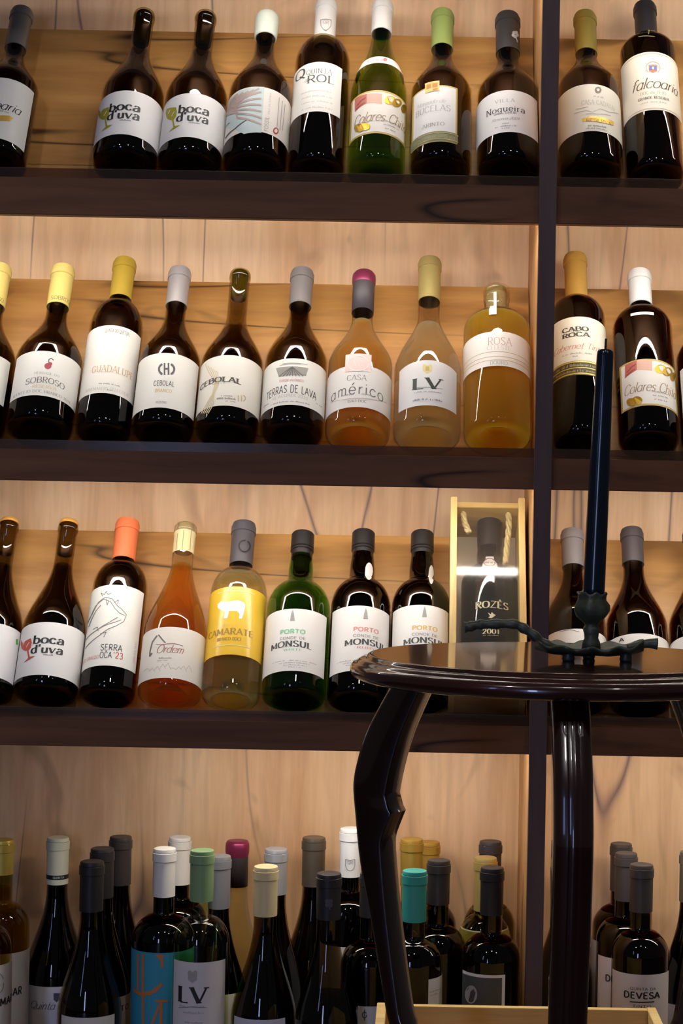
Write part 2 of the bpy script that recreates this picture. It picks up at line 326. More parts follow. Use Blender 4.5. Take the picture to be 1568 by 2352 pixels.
# ------------------------------------------------------------------ lettering: a small stroke font
G = {'A': (7.4, "0,0 3.7,10;3.7,10 7.4,0;1.3,3.5 6.1,3.5"), 'B': (6.6, "1,0 1,10;c1,10 4,10 5.6,8.9 5.6,6.6 4,5.4 1,5.4;c1,5.4 4.4,5.4 6.2,4.1 6.2,1.4 4.4,0 1,0"),
     'C': (7, "c6.6,8 5,9.8 3.4,10 1.2,8.6 .4,5 1.2,1.4 3.4,0 5,.2 6.6,2"), 'D': (7.4, "1,0 1,10;c1,10 3.6,10 6,8.6 7,5 6,1.4 3.6,0 1,0"),
     'E': (6, "1,0 1,10;1,10 5.6,10;1,5.3 4.8,5.3;1,0 5.8,0"), 'F': (5.6, "1,0 1,10;1,10 5.5,10;1,5.3 4.6,5.3"),
     'G': (7.4, "c6.6,8 5,9.8 3.4,10 1.2,8.6 .4,5 1.2,1.4 3.4,0 5,.2 6.6,1.6;6.6,1.6 6.6,4.6;4.4,4.6 6.6,4.6"), 'H': (7.4, "1,0 1,10;6.4,0 6.4,10;1,5.2 6.4,5.2"),
     'I': (2, "1,0 1,10"), 'J': (4.4, "c3.4,10 3.4,2.4 2.6,.3 .6,.4"), 'K': (6.6, "1,0 1,10;1,4 6,10;2.6,5.8 6.4,0"), 'L': (5.8, "1,0 1,10;1,0 5.4,0"),
     'M': (8.6, "1,0 1,10;1,10 4.3,2;4.3,2 7.6,10;7.6,10 7.6,0"), 'N': (7.6, "1,0 1,10;1,10 6.6,0;6.6,0 6.6,10"),
     'O': (8, "c4,10 1.3,8.6 .4,5 1.3,1.4 4,0 6.7,1.4 7.6,5 6.7,8.6 4,10"), 'P': (6.2, "1,0 1,10;c1,10 4.2,10 5.8,8.8 5.8,6.2 4.2,4.9 1,4.9"),
     'Q': (8, "c4,10 1.3,8.6 .4,5 1.3,1.4 4,0 6.7,1.4 7.6,5 6.7,8.6 4,10;4.4,2.2 8,-1.8"), 'R': (6.8, "1,0 1,10;c1,10 4.2,10 5.8,8.8 5.8,6.2 4.2,4.9 1,4.9;3.2,4.9 6.6,0"),
     'S': (6, "c5.4,8.4 4.2,9.8 2.6,10 .9,8.8 .9,6.6 3,5.2 5.2,3.7 5.4,1.4 3.6,0 1.8,.1 .5,1.8"), 'T': (6.8, "3.4,0 3.4,10;.2,10 6.6,10"),
     'U': (7.2, "c1,10 1,3.2 2.2,.4 3.6,0 5,.4 6.2,3.2 6.2,10"), 'V': (7, "0,10 3.5,0;3.5,0 7,10"), 'W': (10, "0,10 2.5,0;2.5,0 5,10;5,10 7.5,0;7.5,0 10,10"),
     'X': (6.6, "0,0 6.6,10;0,10 6.6,0"), 'Y': (6.6, "0,10 3.3,5;3.3,5 6.6,10;3.3,5 3.3,0"), 'Z': (6.4, ".5,10 6,10;6,10 .4,0;.4,0 6.2,0"),
     'È': (6, "1,0 1,10;1,10 5.6,10;1,5.3 4.8,5.3;1,0 5.8,0;2.4,12.8 3.8,11.2"), 'Ç': (7, "c6.6,8 5,9.8 3.4,10 1.2,8.6 .4,5 1.2,1.4 3.4,0 5,.2 6.6,2;3.6,0 3.2,-2"),
     '0': (6, "c3,10 1,8.6 .5,5 1,1.4 3,0 5,1.4 5.5,5 5,8.6 3,10"), '1': (4, "1,8 2.6,10;2.6,10 2.6,0"), '2': (5.8, "c.6,7.8 1.6,9.7 3.2,10 5,8.6 4.4,5.6 .5,0;.5,0 5.4,0"),
     '3': (5.6, "c.6,8.8 2.4,10 4.8,9 4.4,6.2 2.4,5.3;c2.4,5.3 5,4.6 5,1.2 2.4,0 .4,1.4"),
     'a': (5.6, "c4.6,5.2 3.2,6.4 1.2,5.4 .5,3.2 1.2,.9 3,0 4.7,1.6;4.8,6.3 4.8,0"), 'ä': (5.8, "c.9,5 2.4,6.4 4.2,5.8 4.7,4 4.7,0;c4.7,3.7 2.4,3.4 .7,2.2 .8,.5 2.2,0 3.8,.5 4.7,1.9"), 'b': (6, "1,0 1,10;c1,5 2.6,6.4 4.6,5.6 5.4,3.2 4.6,.8 2.6,0 1,1.3"),
     'c': (5.2, "c4.8,5 3.2,6.4 1.3,5.6 .4,3.2 1.3,.8 3.2,0 4.8,1.3"), 'd': (5.8, "4.8,10 4.8,0;c4.8,5 3.2,6.4 1.2,5.5 .4,3.2 1.2,.9 3.2,0 4.8,1.3"),
     'e': (5.4, "c.6,3.4 4.9,3.4 4.4,5.6 2.8,6.4 1.2,5.6 .4,3.2 1.2,.8 3,0 4.8,1.2"), 'é': (5.4, "c.6,3.4 4.9,3.4 4.4,5.6 2.8,6.4 1.2,5.6 .4,3.2 1.2,.8 3,0 4.8,1.2;2.4,8 4,10"),
     'f': (4, "c4.2,9.2 3.2,10 2.1,9 1.8,7 1.8,0;.4,6.2 3.6,6.2"), 'g': (5.6, "c4.6,5.2 3.2,6.4 1.2,5.4 .5,3.2 1.2,.9 3,0 4.7,1.6;c4.8,6.3 4.8,-.6 4,-2.6 2.4,-3 .6,-2.4"),
     'h': (5.6, "1,0 1,10;c1,4.8 2.6,6.4 4.2,5.8 4.6,4 4.6,0"), 'i': (2, "1,0 1,6.3;1,8.2 1,9"), 'l': (2, "1,0 1,10"),
     'm': (8, "1,0 1,6.3;c1,4.8 2.4,6.4 3.6,5.8 4,4 4,0;c4,4.8 5.4,6.4 6.6,5.8 7,4 7,0"), 'n': (5.6, "1,0 1,6.3;c1,4.8 2.6,6.4 4.2,5.8 4.6,4 4.6,0"),
     'o': (5.8, "c2.9,6.4 1,5.4 .4,3.2 1,1 2.9,0 4.8,1 5.4,3.2 4.8,5.4 2.9,6.4"), 'r': (3.8, "1,0 1,6.3;c1,4.2 2.2,6 3.6,6.2"),
     's': (4.4, "c3.9,5.3 2.2,6.4 .7,5.2 1.2,3.7 3.2,2.7 3.8,1.2 2.2,0 .4,1"), 't': (4, "c2,9 2,1.4 2.8,.1 4,.6;.4,6.2 3.8,6.2"),
     'u': (5.8, "c1,6.3 1,2 1.8,.2 3.2,.1 4.8,1.8;4.8,6.3 4.8,0"), 'v': (5.4, ".2,6.3 2.7,0;2.7,0 5.2,6.3"), "'": (1.8, ".9,10.4 .6,7.6"), ' ': (3.6, ""), '.': (2, "1,0 1,.8")}
STY = {   # thick, thin, serif length, tracking, slant
    'serif': (1.25, 0.5, 1.0, 1.3, 0), 'bold': (2.1, 0.75, 1.0, 1.3, 0), 'fat': (2.05, 0.75, 0.6, 1.0, 0), 'slab': (2.2, 1.1, 1.5, 1.2, 0),
    'sans': (1.25, 1.15, 0, 1.6, 0), 'sansb': (2.0, 1.8, 0, 1.6, 0), 'light': (0.8, 0.6, 0, 1.6, 0), 'script': (0.95, 0.35, 0, 0.1, 0.32), 'wide': (1.5, 0.7, 1.2, 3.2, 0), 'thin': (0.95, 0.4, 0.8, 1.4, 0)}
def text_strokes(s, style):
    """quads in a unit frame (cap height 1, centred in x, baseline 0) and the total width"""
    thick, thin, ser, track, slant = STY[style]
    x = 0.0; polys = []
    for ch in s:
        if ch not in G: continue
        w, d = G['ä' if ch == 'a' and style in ('fat', 'serif', 'bold') else ch]
        for st in (d.split(';') if d else []):
            curve = st[0] == 'c'
            pts = [tuple(float(q) for q in p.split(',')) for p in st[1 if curve else 0:].split()]
            if curve: pts = smooth_pts(pts, 4)
            off = []
            for i in range(len(pts)):
                a, bq = pts[max(i - 1, 0)], pts[min(i + 1, len(pts) - 1)]
                dx, dy = bq[0] - a[0], bq[1] - a[1]; ln = sqrt(dx * dx + dy * dy) or 1
                dx /= ln; dy /= ln
                hw = (thin + (thick - thin) * abs(dy) ** 1.3) / 2
                if dx * dy > 0 and not curve and abs(dx) > 0.15: hw = (thin * 1.25) / 2     # up-strokes stay thin
                off.append((-dy * hw, dx * hw))
            for i in range(len(pts) - 1):
                q = [(pts[i][0] + off[i][0], pts[i][1] + off[i][1]), (pts[i][0] - off[i][0], pts[i][1] - off[i][1]),
                     (pts[i + 1][0] - off[i + 1][0], pts[i + 1][1] - off[i + 1][1]), (pts[i + 1][0] + off[i + 1][0], pts[i + 1][1] + off[i + 1][1])]
                polys.append([(x + a, c) for a, c in q])
            if ser > 0:
                for (ex, ey), (fx, fy) in ((pts[0], pts[1]), (pts[-1], pts[-2])):
                    if abs(ey - fy) > 0.6 * abs(ex - fx) and (abs(ey) < 0.1 or abs(ey - 10) < 0.1 or abs(ey - 6.3) < 0.05):
                        h = thin * 0.9; y0 = ey if ey < 0.1 else ey - h
                        polys.append([(x + ex - ser - .3, y0), (x + ex + ser + .3, y0), (x + ex + ser + .3, y0 + h), (x + ex - ser - .3, y0 + h)])
        x += w + track
    x -= track
    return [[((a - x / 2 + slant * c) / 10, c / 10) for a, c in p] for p in polys], x / 10

# ------------------------------------------------------------------ bottles
def ramp_profile(kind, R, rn, vs, vn, L, punt=0.018, port_r=None):
    p = [(0, punt), (R * 0.30, punt * 0.8), (R * 0.58, punt * 0.25), (R * 0.74, 0.0), (R * 0.90, 0.0008), (R * 0.975, 0.004), (R, 0.011)]
    if vs > 0.03: p.append((R, 0.5 * (0.011 + vs)))
    n = 14
    for i in range(n + 1):
        t = i / n; v = vs + (vn - vs) * t
        if kind == 'burg': r = rn + (R - rn) * (0.5 + 0.5 * cos(pi * t ** 0.86))
        elif kind == 'slope': r = rn + (R - rn) * (1 - t) ** 1.05 * (1 - 0.35 * t) if t > 0 else R
        else: r = rn + (R - rn) * max(0.0, 1 - t ** 2.1) ** 0.60
        if kind == 'slope': r = rn + (R - rn) * (0.5 + 0.5 * cos(pi * t)) * 0.55 + (R - rn) * (1 - t) * 0.45
        p.append((r, v))
    if kind == 'bord': p.append((rn, min(vn + 0.006, L - 0.02)))
    if kind == 'port':
        p[-1] = (rn * 1.30, vn); p.append((rn * 1.22, vn + (L - vn) * 0.25)); p.append((rn * 1.12, vn + (L - vn) * 0.45)); p.append((rn, vn + (L - vn) * 0.62))
    p.append((rn, L - 0.016)); p.append((rn + 0.0012, L - 0.0155)); p.append((rn + 0.0012, L - 0.006)); p.append((rn * 0.92, L - 0.002)); p.append((rn * 0.80, L - 0.002))
    return p
def rad_at(prof, v):
    for (r0, z0), (r1, z1) in zip(prof[5:], prof[6:]):
        if z0 <= v <= z1 and z1 > z0: return r0 + (r1 - r0) * (v - z0) / (z1 - z0)
    return prof[-3][0] if v > prof[-1][1] else prof[6][0]

class Bottle:
    def __init__(self, label, place, xb, w, xt, yt, kind='burg', gl='brown', wine='white', ysh=None, ynk=None, wn=46, cap=None, group=None, yb=None, fill=None, punt=0.018, name='wine_bottle', yaw=0.0):
        # place: row number 1-3 (leaning) or a depth Y (standing)
        self.lean = isinstance(place, int)
        if self.lean:
            row = place; yb = LIP_PX[row] + (xb - 600) * 0.0172
            w *= 0.972; R = w / 2 * 2.395 / FPX
            P0 = base_pt(row) + NF * (R + 0.0004); ax, nf = AX, NF
        elif isinstance(place, Matrix): pass
        else:
            Y = place; yb = 2300; R = w / 2 * Y / FPX
            P0 = Vector((0, Y, ZS + 0.0002)); ax, nf = Vector((0, 0, 1)), Vector((0, -1, 0))
        self.P0, self.ax, self.nf, self.R = P0, ax, nf, R
        def onplane(px, py):
            d = ray(px, py); s = (P0 - CAM).dot(nf) / d.dot(nf); return CAM + d * s
        a, bq = onplane(xb, yb), onplane(xt, yt)
        X = 0.5 * (a.x + bq.x); P0.x = X
        self.L = (bq - P0).dot(ax); L = self.L
        def vax(py):
            # height on the axis that projects to the row py
            lo, hi = 0.0, L
            for _ in range(30):
                mid = 0.5 * (lo + hi); q = P0 + ax * mid - CAM
                yy = q.z / q.y * -FPX; xx = q.x / q.y * FPX
                py_ = CY + xx * sin(ROLL) + yy * cos(ROLL)
                if py_ > py: lo = mid
                else: hi = mid
            return 0.5 * (lo + hi)
        self.vax = vax
        vs = vax(ysh); vn = vax(ynk)
        rn = wn / 2 * (P0 + ax * L).y / FPX
        self.rn = rn
        self.prof = ramp_profile(kind, R, rn, vs, vn, L, punt)
        M = Matrix.Identity(4); M.col[0][:3] = (1, 0, 0); M.col[1][:3] = -nf; M.col[2][:3] = ax; M.col[3][:3] = P0
        self.M = M; self.Mi = M.inverted()
        self.root = thing(name, label, 'bottle', M, group); self.lab = self.root
        ns = 44 if (w > 100) else 32
        gm = gmat(gl)
        link('glass', lathe('glass', self.prof, ns), gm, self.root, True)
        if wine:
            vf = vax(fill) if fill else vn + (L - vn) * (0.05 if kind == 'port' else 0.25)
            pw = [(max(r - 0.0022, 0), z + 0.002) for r, z in self.prof if z < vf - 0.003]
            rr = rad_at(self.prof, vf) - 0.0022
            pw += [(rr, vf), (0, vf)]
            link('wine', lathe('wine', pw, ns), wmat(wine), self.root, True)
        if cap: self.add_cap(*cap)
    def hit(self, px, py, extra=0.0):
        """(angle, height) where the sight line of a pixel meets the bottle's skin"""
        d = self.Mi.to_3x3() @ ray(px, py); o = self.Mi @ CAM
        r = self.R + extra
        for _ in range(8):
            A = d.x ** 2 + d.y ** 2; Bq = 2 * (o.x * d.x + o.y * d.y); Cq = o.x ** 2 + o.y ** 2 - r * r
            disc = Bq * Bq - 4 * A * Cq
            s = (-Bq - sqrt(max(disc, 0))) / (2 * A)
            p = o + d * s
            r2 = rad_at(self.prof, p.z) + extra
            if abs(r2 - r) < 1e-5: break
            r = 0.5 * r + 0.5 * r2
        return atan2(p.x, -p.y), p.z
    def pos(self, th, v, eps):
        r = rad_at(self.prof, v) + eps
        return (r * sin(th), -r * cos(th), v)
    def add_cap(self, kind, col, ycap, extra=None):
        rn, L = self.rn, self.L
        xm = None
        q = self.M @ Vector((0, 0, L * 0.9)); d = q - CAM; xm = CX + d.x / d.y * FPX - (ycap - CY) * ROLL
        v0 = self.hit(xm, ycap, 0.001)[1]
        metal = kind in ('foil', 'two')
        mt = paint('capsule_foil', col, 0.38, 0.55) if metal else paint('capsule_matt', col, 0.45 if kind != 'wax' else 0.35)
        r = rn + 0.0009
        if kind in ('foil', 'matt', 'two', 'tall'):
            ring = L - 0.017
            if kind == 'two':
                vsplit = self.vax(extra[1]); low = paint('capsule_matt', extra[0], 0.5)
                link('capsule', lathe('capsule', [(r - 0.0006, v0), (r, v0), (r, vsplit)], 36), low, self.root, True)['label'] = 'dark capsule sleeve'
                link('capsule_top', lathe('capsule_top', [(r + 0.0001, vsplit), (r + 0.0012, ring), (r + 0.0014, L - 0.010), (r + 0.0009, L - 0.004), (r - 0.0012, L - 0.0006), (r * 0.62, L - 0.0003), (0, L - 0.0006)], 36), mt, self.root, True)
            else:
                pr = [(r - 0.0008, v0), (r, v0 + 0.0002), (r, ring - 0.004), (r, ring - 0.0006), (r + 0.0012, ring), (r + 0.0012, L - 0.0064), (r + 0.0001, L - 0.0060), (r + 0.0001, L - 0.0030), (r - 0.0004, L - 0.0010), (r - 0.0018, L - 0.0004), (r * 0.7, L - 0.0006), (0, L - 0.0012)]
                crisp(link('capsule', lathe('capsule', pr, 36), mt, self.root, True).data)
        elif kind == 'wax':
            pr = [(rn - 0.0004, v0), (r + 0.0006, v0 + 0.0008), (r + 0.0012, v0 + 0.004), (r + 0.0024, L - 0.013), (r + 0.0018, L - 0.006), (r - 0.001, L - 0.0015), (r * 0.6, L + 0.0002), (0, L + 0.0006)]
            link('wax_seal', lathe('wax_seal', pr, 36), mt, self.root, True)
        elif kind == 'disc':      # bare lip with a wax disc on top
            link('wax_disc', lathe('wax_disc', [(rn * 0.95, L - 0.0035), (rn + 0.0005, L - 0.002), (rn * 0.9, L + 0.0026), (rn * 0.5, L + 0.0042), (0, L + 0.0045)], 32), mt, self.root, True)
            self.cork(L - 0.050, L - 0.004)
        elif kind == 'port':
            pr = [(r - 0.0012, v0 - 0.001), (r - 0.0002, v0), (r, v0 + 0.010), (r + 0.0012, v0 + 0.011), (r + 0.0012, v0 + 0.0135), (r, v0 + 0.0145), (r + 0.0012, v0 + 0.0155), (r + 0.0010, L - 0.002), (r - 0.0002, L - 0.0002), (0, L)]
            crisp(link('stopper_cap', lathe('stopper_cap', pr, 36), mt, self.root, True).data)
            self.cork(v0 - 0.024, v0, (26, 20, 16))
    def cork(self, v0, v1, col=(150, 112, 70)):
        r = self.rn - 0.0028
        link('cork', lathe('cork', [(0, v0), (r, v0), (r, v1), (0, v1)], 20), paint('cork', col, 0.8, noise=0.25, nscale=300), self.root, True)
    # ---- paper and print, laid out from photograph pixels
    def paper(self, xm, ytop, ybot, xl=None, xr=None, col=(238, 235, 228), rough=0.5, name='paper_label', eps=0.0004, parent=None, arch=0.0):
        v1 = self.hit(xm, ytop, eps)[1]; v0 = self.hit(xm, ybot, eps)[1]
        ym = 0.5 * (ytop + ybot) + 14
        t0 = radians(-105) if xl is None else self.hit(xl, ym, eps)[0]
        t1 = radians(105) if xr is None else self.hit(xr, ym, eps)[0]
        n = max(4, int((t1 - t0) / 0.09)); nv = 6; vs, fs = [], []
        for j in range(nv + 1):
            for i in range(n + 1):
                vv = v0 + (v1 - v0) * j / nv
                if arch and j == nv: vv -= arch * (2 * i / n - 1) ** 2
                vs.append(self.pos(t0 + (t1 - t0) * i / n, vv, eps))
        for j in range(nv):
            for i in range(n):
                a = j * (n + 1) + i; fs.append((a, a + 1, a + n + 2, a + n + 1))
        o = link(name, mesh(name, vs, fs), paint('label_paper', col, rough, noise=0.015, nscale=400), parent or self.root, True)
        self.lab = o
        return o
    def ink(self, name, polys, col, eps, rough=0.5, metal=0.0, parent=None):
        """polys in (angle, height); long edges are split so the print follows the curve"""
        bm = bmesh.new()
        for p in polys:
            vs = [bm.verts.new((a * self.R, v, 0)) for a, v in p]
            try: bm.faces.new(vs)
            except ValueError: pass
        big = [e for e in bm.edges if e.calc_length() > 0.007]
        if big:
            bmesh.ops.triangulate(bm, faces=bm.faces[:])
            for _ in range(4):
                big = [e for e in bm.edges if e.calc_length() > 0.006]
                if not big: break
                bmesh.ops.subdivide_edges(bm, edges=big, cuts=1)
                bmesh.ops.triangulate(bm, faces=bm.faces[:])
        for v in bm.verts: v.co = self.pos(v.co.x / self.R, v.co.y, eps)
        bmesh.ops.recalc_face_normals(bm, faces=bm.faces[:])
        me = bpy.data.meshes.new(name); bm.to_mesh(me); bm.free()
        return link(name, me, paint('ink', col, rough, metal), parent or self.lab)
    def frame(self, x, y, w, h):
        th, v = self.hit(x, y, 0.0004)
        v1 = self.hit(x, y - h / 2, 0.0004)[1]; v0 = self.hit(x, y + h / 2, 0.0004)[1]
        ta = self.hit(x - w / 2, y, 0.0004)[0]; tb = self.hit(x + w / 2, y, 0.0004)[0]
        return th, v0, v1, ta, tb
    def text(self, s, x, y, w, h, col, style='serif', eps=0.00075, name='lettering', parent=None, vertical=False, arc=0.0):
        th, v0, v1, ta, tb = self.frame(x, y, w, h)
        polys, tw = text_strokes(s, style)
        H = v1 - v0; out = []
        if vertical:
            wid = tb - ta
            for p in polys: out.append([(th + wid / 2 - c * wid, 0.5 * (v0 + v1) + a / tw * H) for a, c in p])
        else:
            sx = (tb - ta) / tw; tc = 0.5 * (ta + tb)
            for p in polys: out.append([(tc + a * sx, v0 + c * H - arc * (2 * a / tw) ** 2) for a, c in p])
        return self.ink(name, out, col, eps, parent=parent)
    def tiny(self, x, y, w, h, col=(150, 146, 142), eps=0.0007, name='small_print'):
        th, v0, v1, ta, tb = self.frame(x, y, w, h); out = []; t = ta
        step = (tb - ta) / max(6, w / 2.6)
        while t < tb - step * 0.3:
            if random.random() < 0.86:
                f = random.choice((0.55, 0.75, 1.0)); out.append([(t, v0), (t + step * 0.62, v0), (t + step * 0.62, v0 + (v1 - v0) * f), (t, v0 + (v1 - v0) * f)])
            t += step
        return self.ink(name, out, col, eps)
    def shape(self, polys, col, eps=0.0007, name='emblem', rough=0.5, metal=0.0, parent=None):
        return self.ink(name, [[self.hit(px, py, 0.0004) for px, py in p] for p in polys], col, eps, rough, metal, parent)
    def line(self, pts, wd, col, eps=0.0007, name='drawing', closed=False):
        pts = list(pts) + ([pts[0]] if closed else []); qs = []
        for (x0, y0), (x1, y1) in zip(pts, pts[1:]):
            dx, dy = x1 - x0, y1 - y0; ln = sqrt(dx * dx + dy * dy) or 1; ox, oy = -dy / ln * wd / 2, dx / ln * wd / 2
            qs.append([(x0 + ox, y0 + oy), (x0 - ox, y0 - oy), (x1 - ox, y1 - oy), (x1 + ox, y1 + oy)])
        return qs
    def lines(self, strokes, wd, col, eps=0.0007, name='drawing'):
        qs = []
        for st in strokes: qs += self.line(st, wd, col)
        return self.shape(qs, col, eps, name)
    def ringline(self, xm, y, wpx, col, eps=0.0007, t0=-100, t1=100, name='rule_line', metal=0.0):
        v1 = self.hit(xm, y - wpx / 2)[1]; v0 = self.hit(xm, y + wpx / 2)[1]; t0 = radians(t0); t1 = radians(t1); n = 24
        return self.ink(name, [[(t0 + (t1 - t0) * i / n, v0), (t0 + (t1 - t0) * (i + 1) / n, v0), (t0 + (t1 - t0) * (i + 1) / n, v1), (t0 + (t1 - t0) * i / n, v1)] for i in range(n)], col, eps, 0.4, metal)
def ell(x, y, a, b, n=20, t0=0, t1=360): return [(x + a * cos(radians(t0 + (t1 - t0) * i / n)), y + b * sin(radians(t0 + (t1 - t0) * i / n))) for i in range(n + (0 if t1 - t0 == 360 else 1))]
def rect(x0, y0, x1, y1): return [(x0, y0), (x1, y0), (x1, y1), (x0, y1)]

WH = (240, 237, 232); INK = (42, 42, 44); GREY = (128, 126, 124); GOLD = (214, 176, 84); RED = (196, 60, 56); GRN = (70, 160, 100)
BLK = (38, 36, 38); NAVYK = (30, 28, 30)
G1, G2, G3, G4 = 'bottles leaning on the top display shelf', 'bottles leaning on the middle display shelf', 'bottles leaning on the third display shelf', 'bottles standing on the base shelf'

def wineglass(bt, x, y, s, col):
    bowl = [(x - 13 * s, y - 14 * s), (x - 15 * s, y - 4 * s), (x - 12 * s, y + 8 * s), (x - 4 * s, y + 13 * s), (x + 4 * s, y + 12 * s), (x + 10 * s, y + 4 * s), (x + 12 * s, y - 8 * s), (x + 10 * s, y - 18 * s), (x + 8 * s, y - 10 * s), (x - 2 * s, y - 5 * s), (x - 10 * s, y - 6 * s)]
    stem = [(x + 0.5 * s, y + 12 * s), (x + 4 * s, y + 12 * s), (x + 7 * s, y + 27 * s), (x + 20 * s, y + 25 * s), (x + 6 * s, y + 34 * s), (x - 8 * s, y + 42 * s), (x + 3 * s, y + 30 * s)]
    bt.shape([bowl, stem], col, name='wine_glass_print')
    bt.lines([[(x - 9 * s, y - 2 * s), (x - 4 * s, y - 12 * s)], [(x - 1 * s, y + 4 * s), (x + 6 * s, y - 8 * s)]], 1.4 * s, WH, eps=0.0010, name='glass_highlight')
def boca(bt, xm, yt, yb_, x1, y1, x2, y2, gx, gy, gcol, year):
    bt.paper(xm, yt, yb_, col=(242, 240, 238))
    bt.text('boca', x1, y1, 71, 19, (44, 48, 44), 'fat'); bt.text("d'uva", x2, y2, 73, 19, (44, 48, 44), 'fat')
    bt.tiny(x2 + 3, y2 + 14, 26, 3, GREY)
    wineglass(bt, gx, gy, 0.95, gcol)

# ---------------- row 1
b = Bottle('brown bottle with grey capsule, topmost shelf, cut by the left frame edge', 1, -12, 148, 50, 27, gl='brown', ysh=212, ynk=128, wn=46, cap=('foil', (120, 118, 118), 100), group=G1)
b.paper(0, 178, 318, xr=70, col=(226, 226, 222))
b.text('falcoaria', -2, 240, 102, 20, INK, 'script'); b.shape([[(-10, 266), (22, 266), (30, 272), (22, 279), (-10, 279)]], GOLD, metal=0.5); b.tiny(0, 254, 40, 4)
b = Bottle('brown bottle with white label and yellow-green glass print, first of the two after the gap', 1, 286, 150, 331, 29, ysh=228, ynk=112, wn=46, group=G1, fill=118)
b.cork(b.vax(98), b.vax(34), (40, 26, 14)); boca(b, 298, 208, 310, 288, 243, 285, 262, 240, 263, (168, 160, 48), '')
b = Bottle('brown bottle with white label and yellow-green glass print, beside the white-waxed bottle', 1, 434, 148, 474, 33, ysh=232, ynk=116, wn=46, group=G1, fill=122)
b.cork(b.vax(102), b.vax(38), (40, 26, 14)); boca(b, 446, 214, 316, 446, 249, 443, 268, 395, 264, (168, 160, 48), '')
b = Bottle('brown bottle with pale blue striped label and white wax top', 1, 584, 150, 614, 35, ysh=222, ynk=118, wn=45, cap=('wax', (226, 234, 220), 72), group=G1)
b.paper(592, 199, 302, col=(232, 226, 218))
b.shape([[(508, 290), (527, 232), (560, 206), (607, 200), (600, 305), (560, 308)]], (196, 212, 212), 0.0006, 'pale_blue_panel')
fan = [[(600, 212 + i * 15), (560 - i * 3, 226 + i * 9), (538 + i, 244 + i * 3), (520, 262 + i * 1)] for i in range(6)]
fan += [[(595 - 12 * i, 204 + 3 * i), (560 - 7 * i, 226 + i * 2), (528 - i, 258)] for i in range(5)]
b.lines(fan, 4.2, (178, 158, 150), 0.0009, 'fern_stripes'); b.lines([[(518, 318), (540, 296), (566, 276)], [(516, 300), (528, 282)]], 1.6, (70, 66, 66), 0.001)
b.text('FOSSIL', 612, 285, 9, 34, (96, 92, 90), 'light', vertical=True); b.text('PALE DA AZENHA', 619, 238, 4, 50, (150, 140, 138), 'light', vertical=True)
b.shape([ell(633, 301, 6.5, 8)], (178, 62, 58)); b.shape([ell(633, 301, 3.6, 4.5)], (232, 226, 218), 0.0010)
for i, xx in enumerate((643, 650, 656)): b.lines([[(xx - 8, 300), (xx - 2, 224 + i * 8)]], 1.6, (170, 162, 158))
b = Bottle('clear brown square-shouldered bottle with tall white label and white capsule', 1, 727, 134, 749, 9, 'bord', 'brown', 'white', ysh=158, ynk=98, wn=46, cap=('matt', (236, 234, 230), 77), group=G1)
b.paper(736, 142, 256, xl=671, xr=783, col=(238, 234, 226))
b.text('QUINTA', 733, 163, 58, 11, (84, 82, 80), 'thin'); b.text('Q', 690, 171, 20, 20, (84, 82, 80), 'serif'); b.text('ROL', 737, 180, 62, 17, (76, 74, 72), 'serif'); b.text('do', 705, 184, 11, 9, (110, 106, 100), 'script')
for yy in (208, 220, 232, 246): b.tiny(728, yy, 70, 3, (196, 190, 182))
b.lines([ell(748, 56, 11, 13, 12, 0, 180) + [(737, 47), (759, 47), (759, 56)]], 1.3, (150, 148, 150), 0.0019, 'capsule_emblem'); b.text('QR', 748, 52, 12, 7, (130, 128, 130), 'thin', 0.0019, 'capsule_lettering')
def colares(bt, xm, yt, yb_, xl, xr, px, py, mx, my, m2x, m2y, m3x, m3y, tx, ty):
    bt.paper(xm, yt, yb_, xl, xr, (206, 176, 92), 0.4); bt.paper(xm, yt + 4, yb_ - 4, xl + 4, xr - 3, (240, 234, 224), eps=0.0006, name='label_face', parent=bt.lab)
    q = bt.lab; bt.lab = q.parent
    bt.shape([[(px - 31, py - 8), (px - 4, py - 20), (px - 4, py + 2), (px - 31, py + 22)]], (190, 104, 92), 0.0008, 'red_picture')
    bt.shape([[(px - 4, py - 20), (px + 31, py - 20), (px + 31, py + 4), (px - 4, py + 2)]], (226, 178, 158), 0.0008, 'pink_picture')
    bt.lines([[(px - 26, py + 8), (px - 14, py - 6), (px - 6, py - 12)], [(px - 28, py + 16), (px - 8, py)], [(px - 20, py - 2), (px - 8, py - 8)]], 2, (150, 60, 52), 0.001)
    for i, (ex, ey, ea, eb) in enumerate(((mx, my, 13, 10), (mx + 16, my + 6, 11, 10), (m2x, m2y, 6, 10), (m3x, m3y, 12, 9), (m3x - 13, m3y + 4, 11, 9))):
        bt.shape([ell(ex, ey, ea, eb)], (180, 146, 44), 0.0009 + 0.00012 * i, 'gold_medal', 0.35, 0.6)
    bt.text('Colares Chita', tx, ty, 116, 22, (160, 132, 84), 'script', 0.001)
    for i in range(3): bt.tiny(tx + 26, ty + 14 + i * 9, 40 - 6 * i, 3, (160, 156, 158), 0.001)
b = Bottle('bright green glass bottle with white capsule and gold-edged label', 1, 866, 136, 876, 11, 'burg', 'green', 'greenwhite', ysh=222, ynk=82, wn=44, cap=('matt', (240, 238, 234), 62), group=G1)
colares(b, 868, 207, 306, 804, 932, 846, 236, 895, 231, 926, 250, 838, 291, 872, 267)
b.paper(872, 129, 144, col=(236, 230, 226), name='neck_label'); b.tiny(866, 137, 40, 4, (214, 160, 160)); b.shape([ell(884, 137, 5, 4)], (200, 120, 120))
b = Bottle('olive bottle with moss green capsule and gold square sticker on its label', 1, 1011, 148, 1016, 33, 'burg', 'olive', 'white', ysh=222, ynk=126, wn=47, cap=('matt', (134, 150, 84), 97), group=G1)
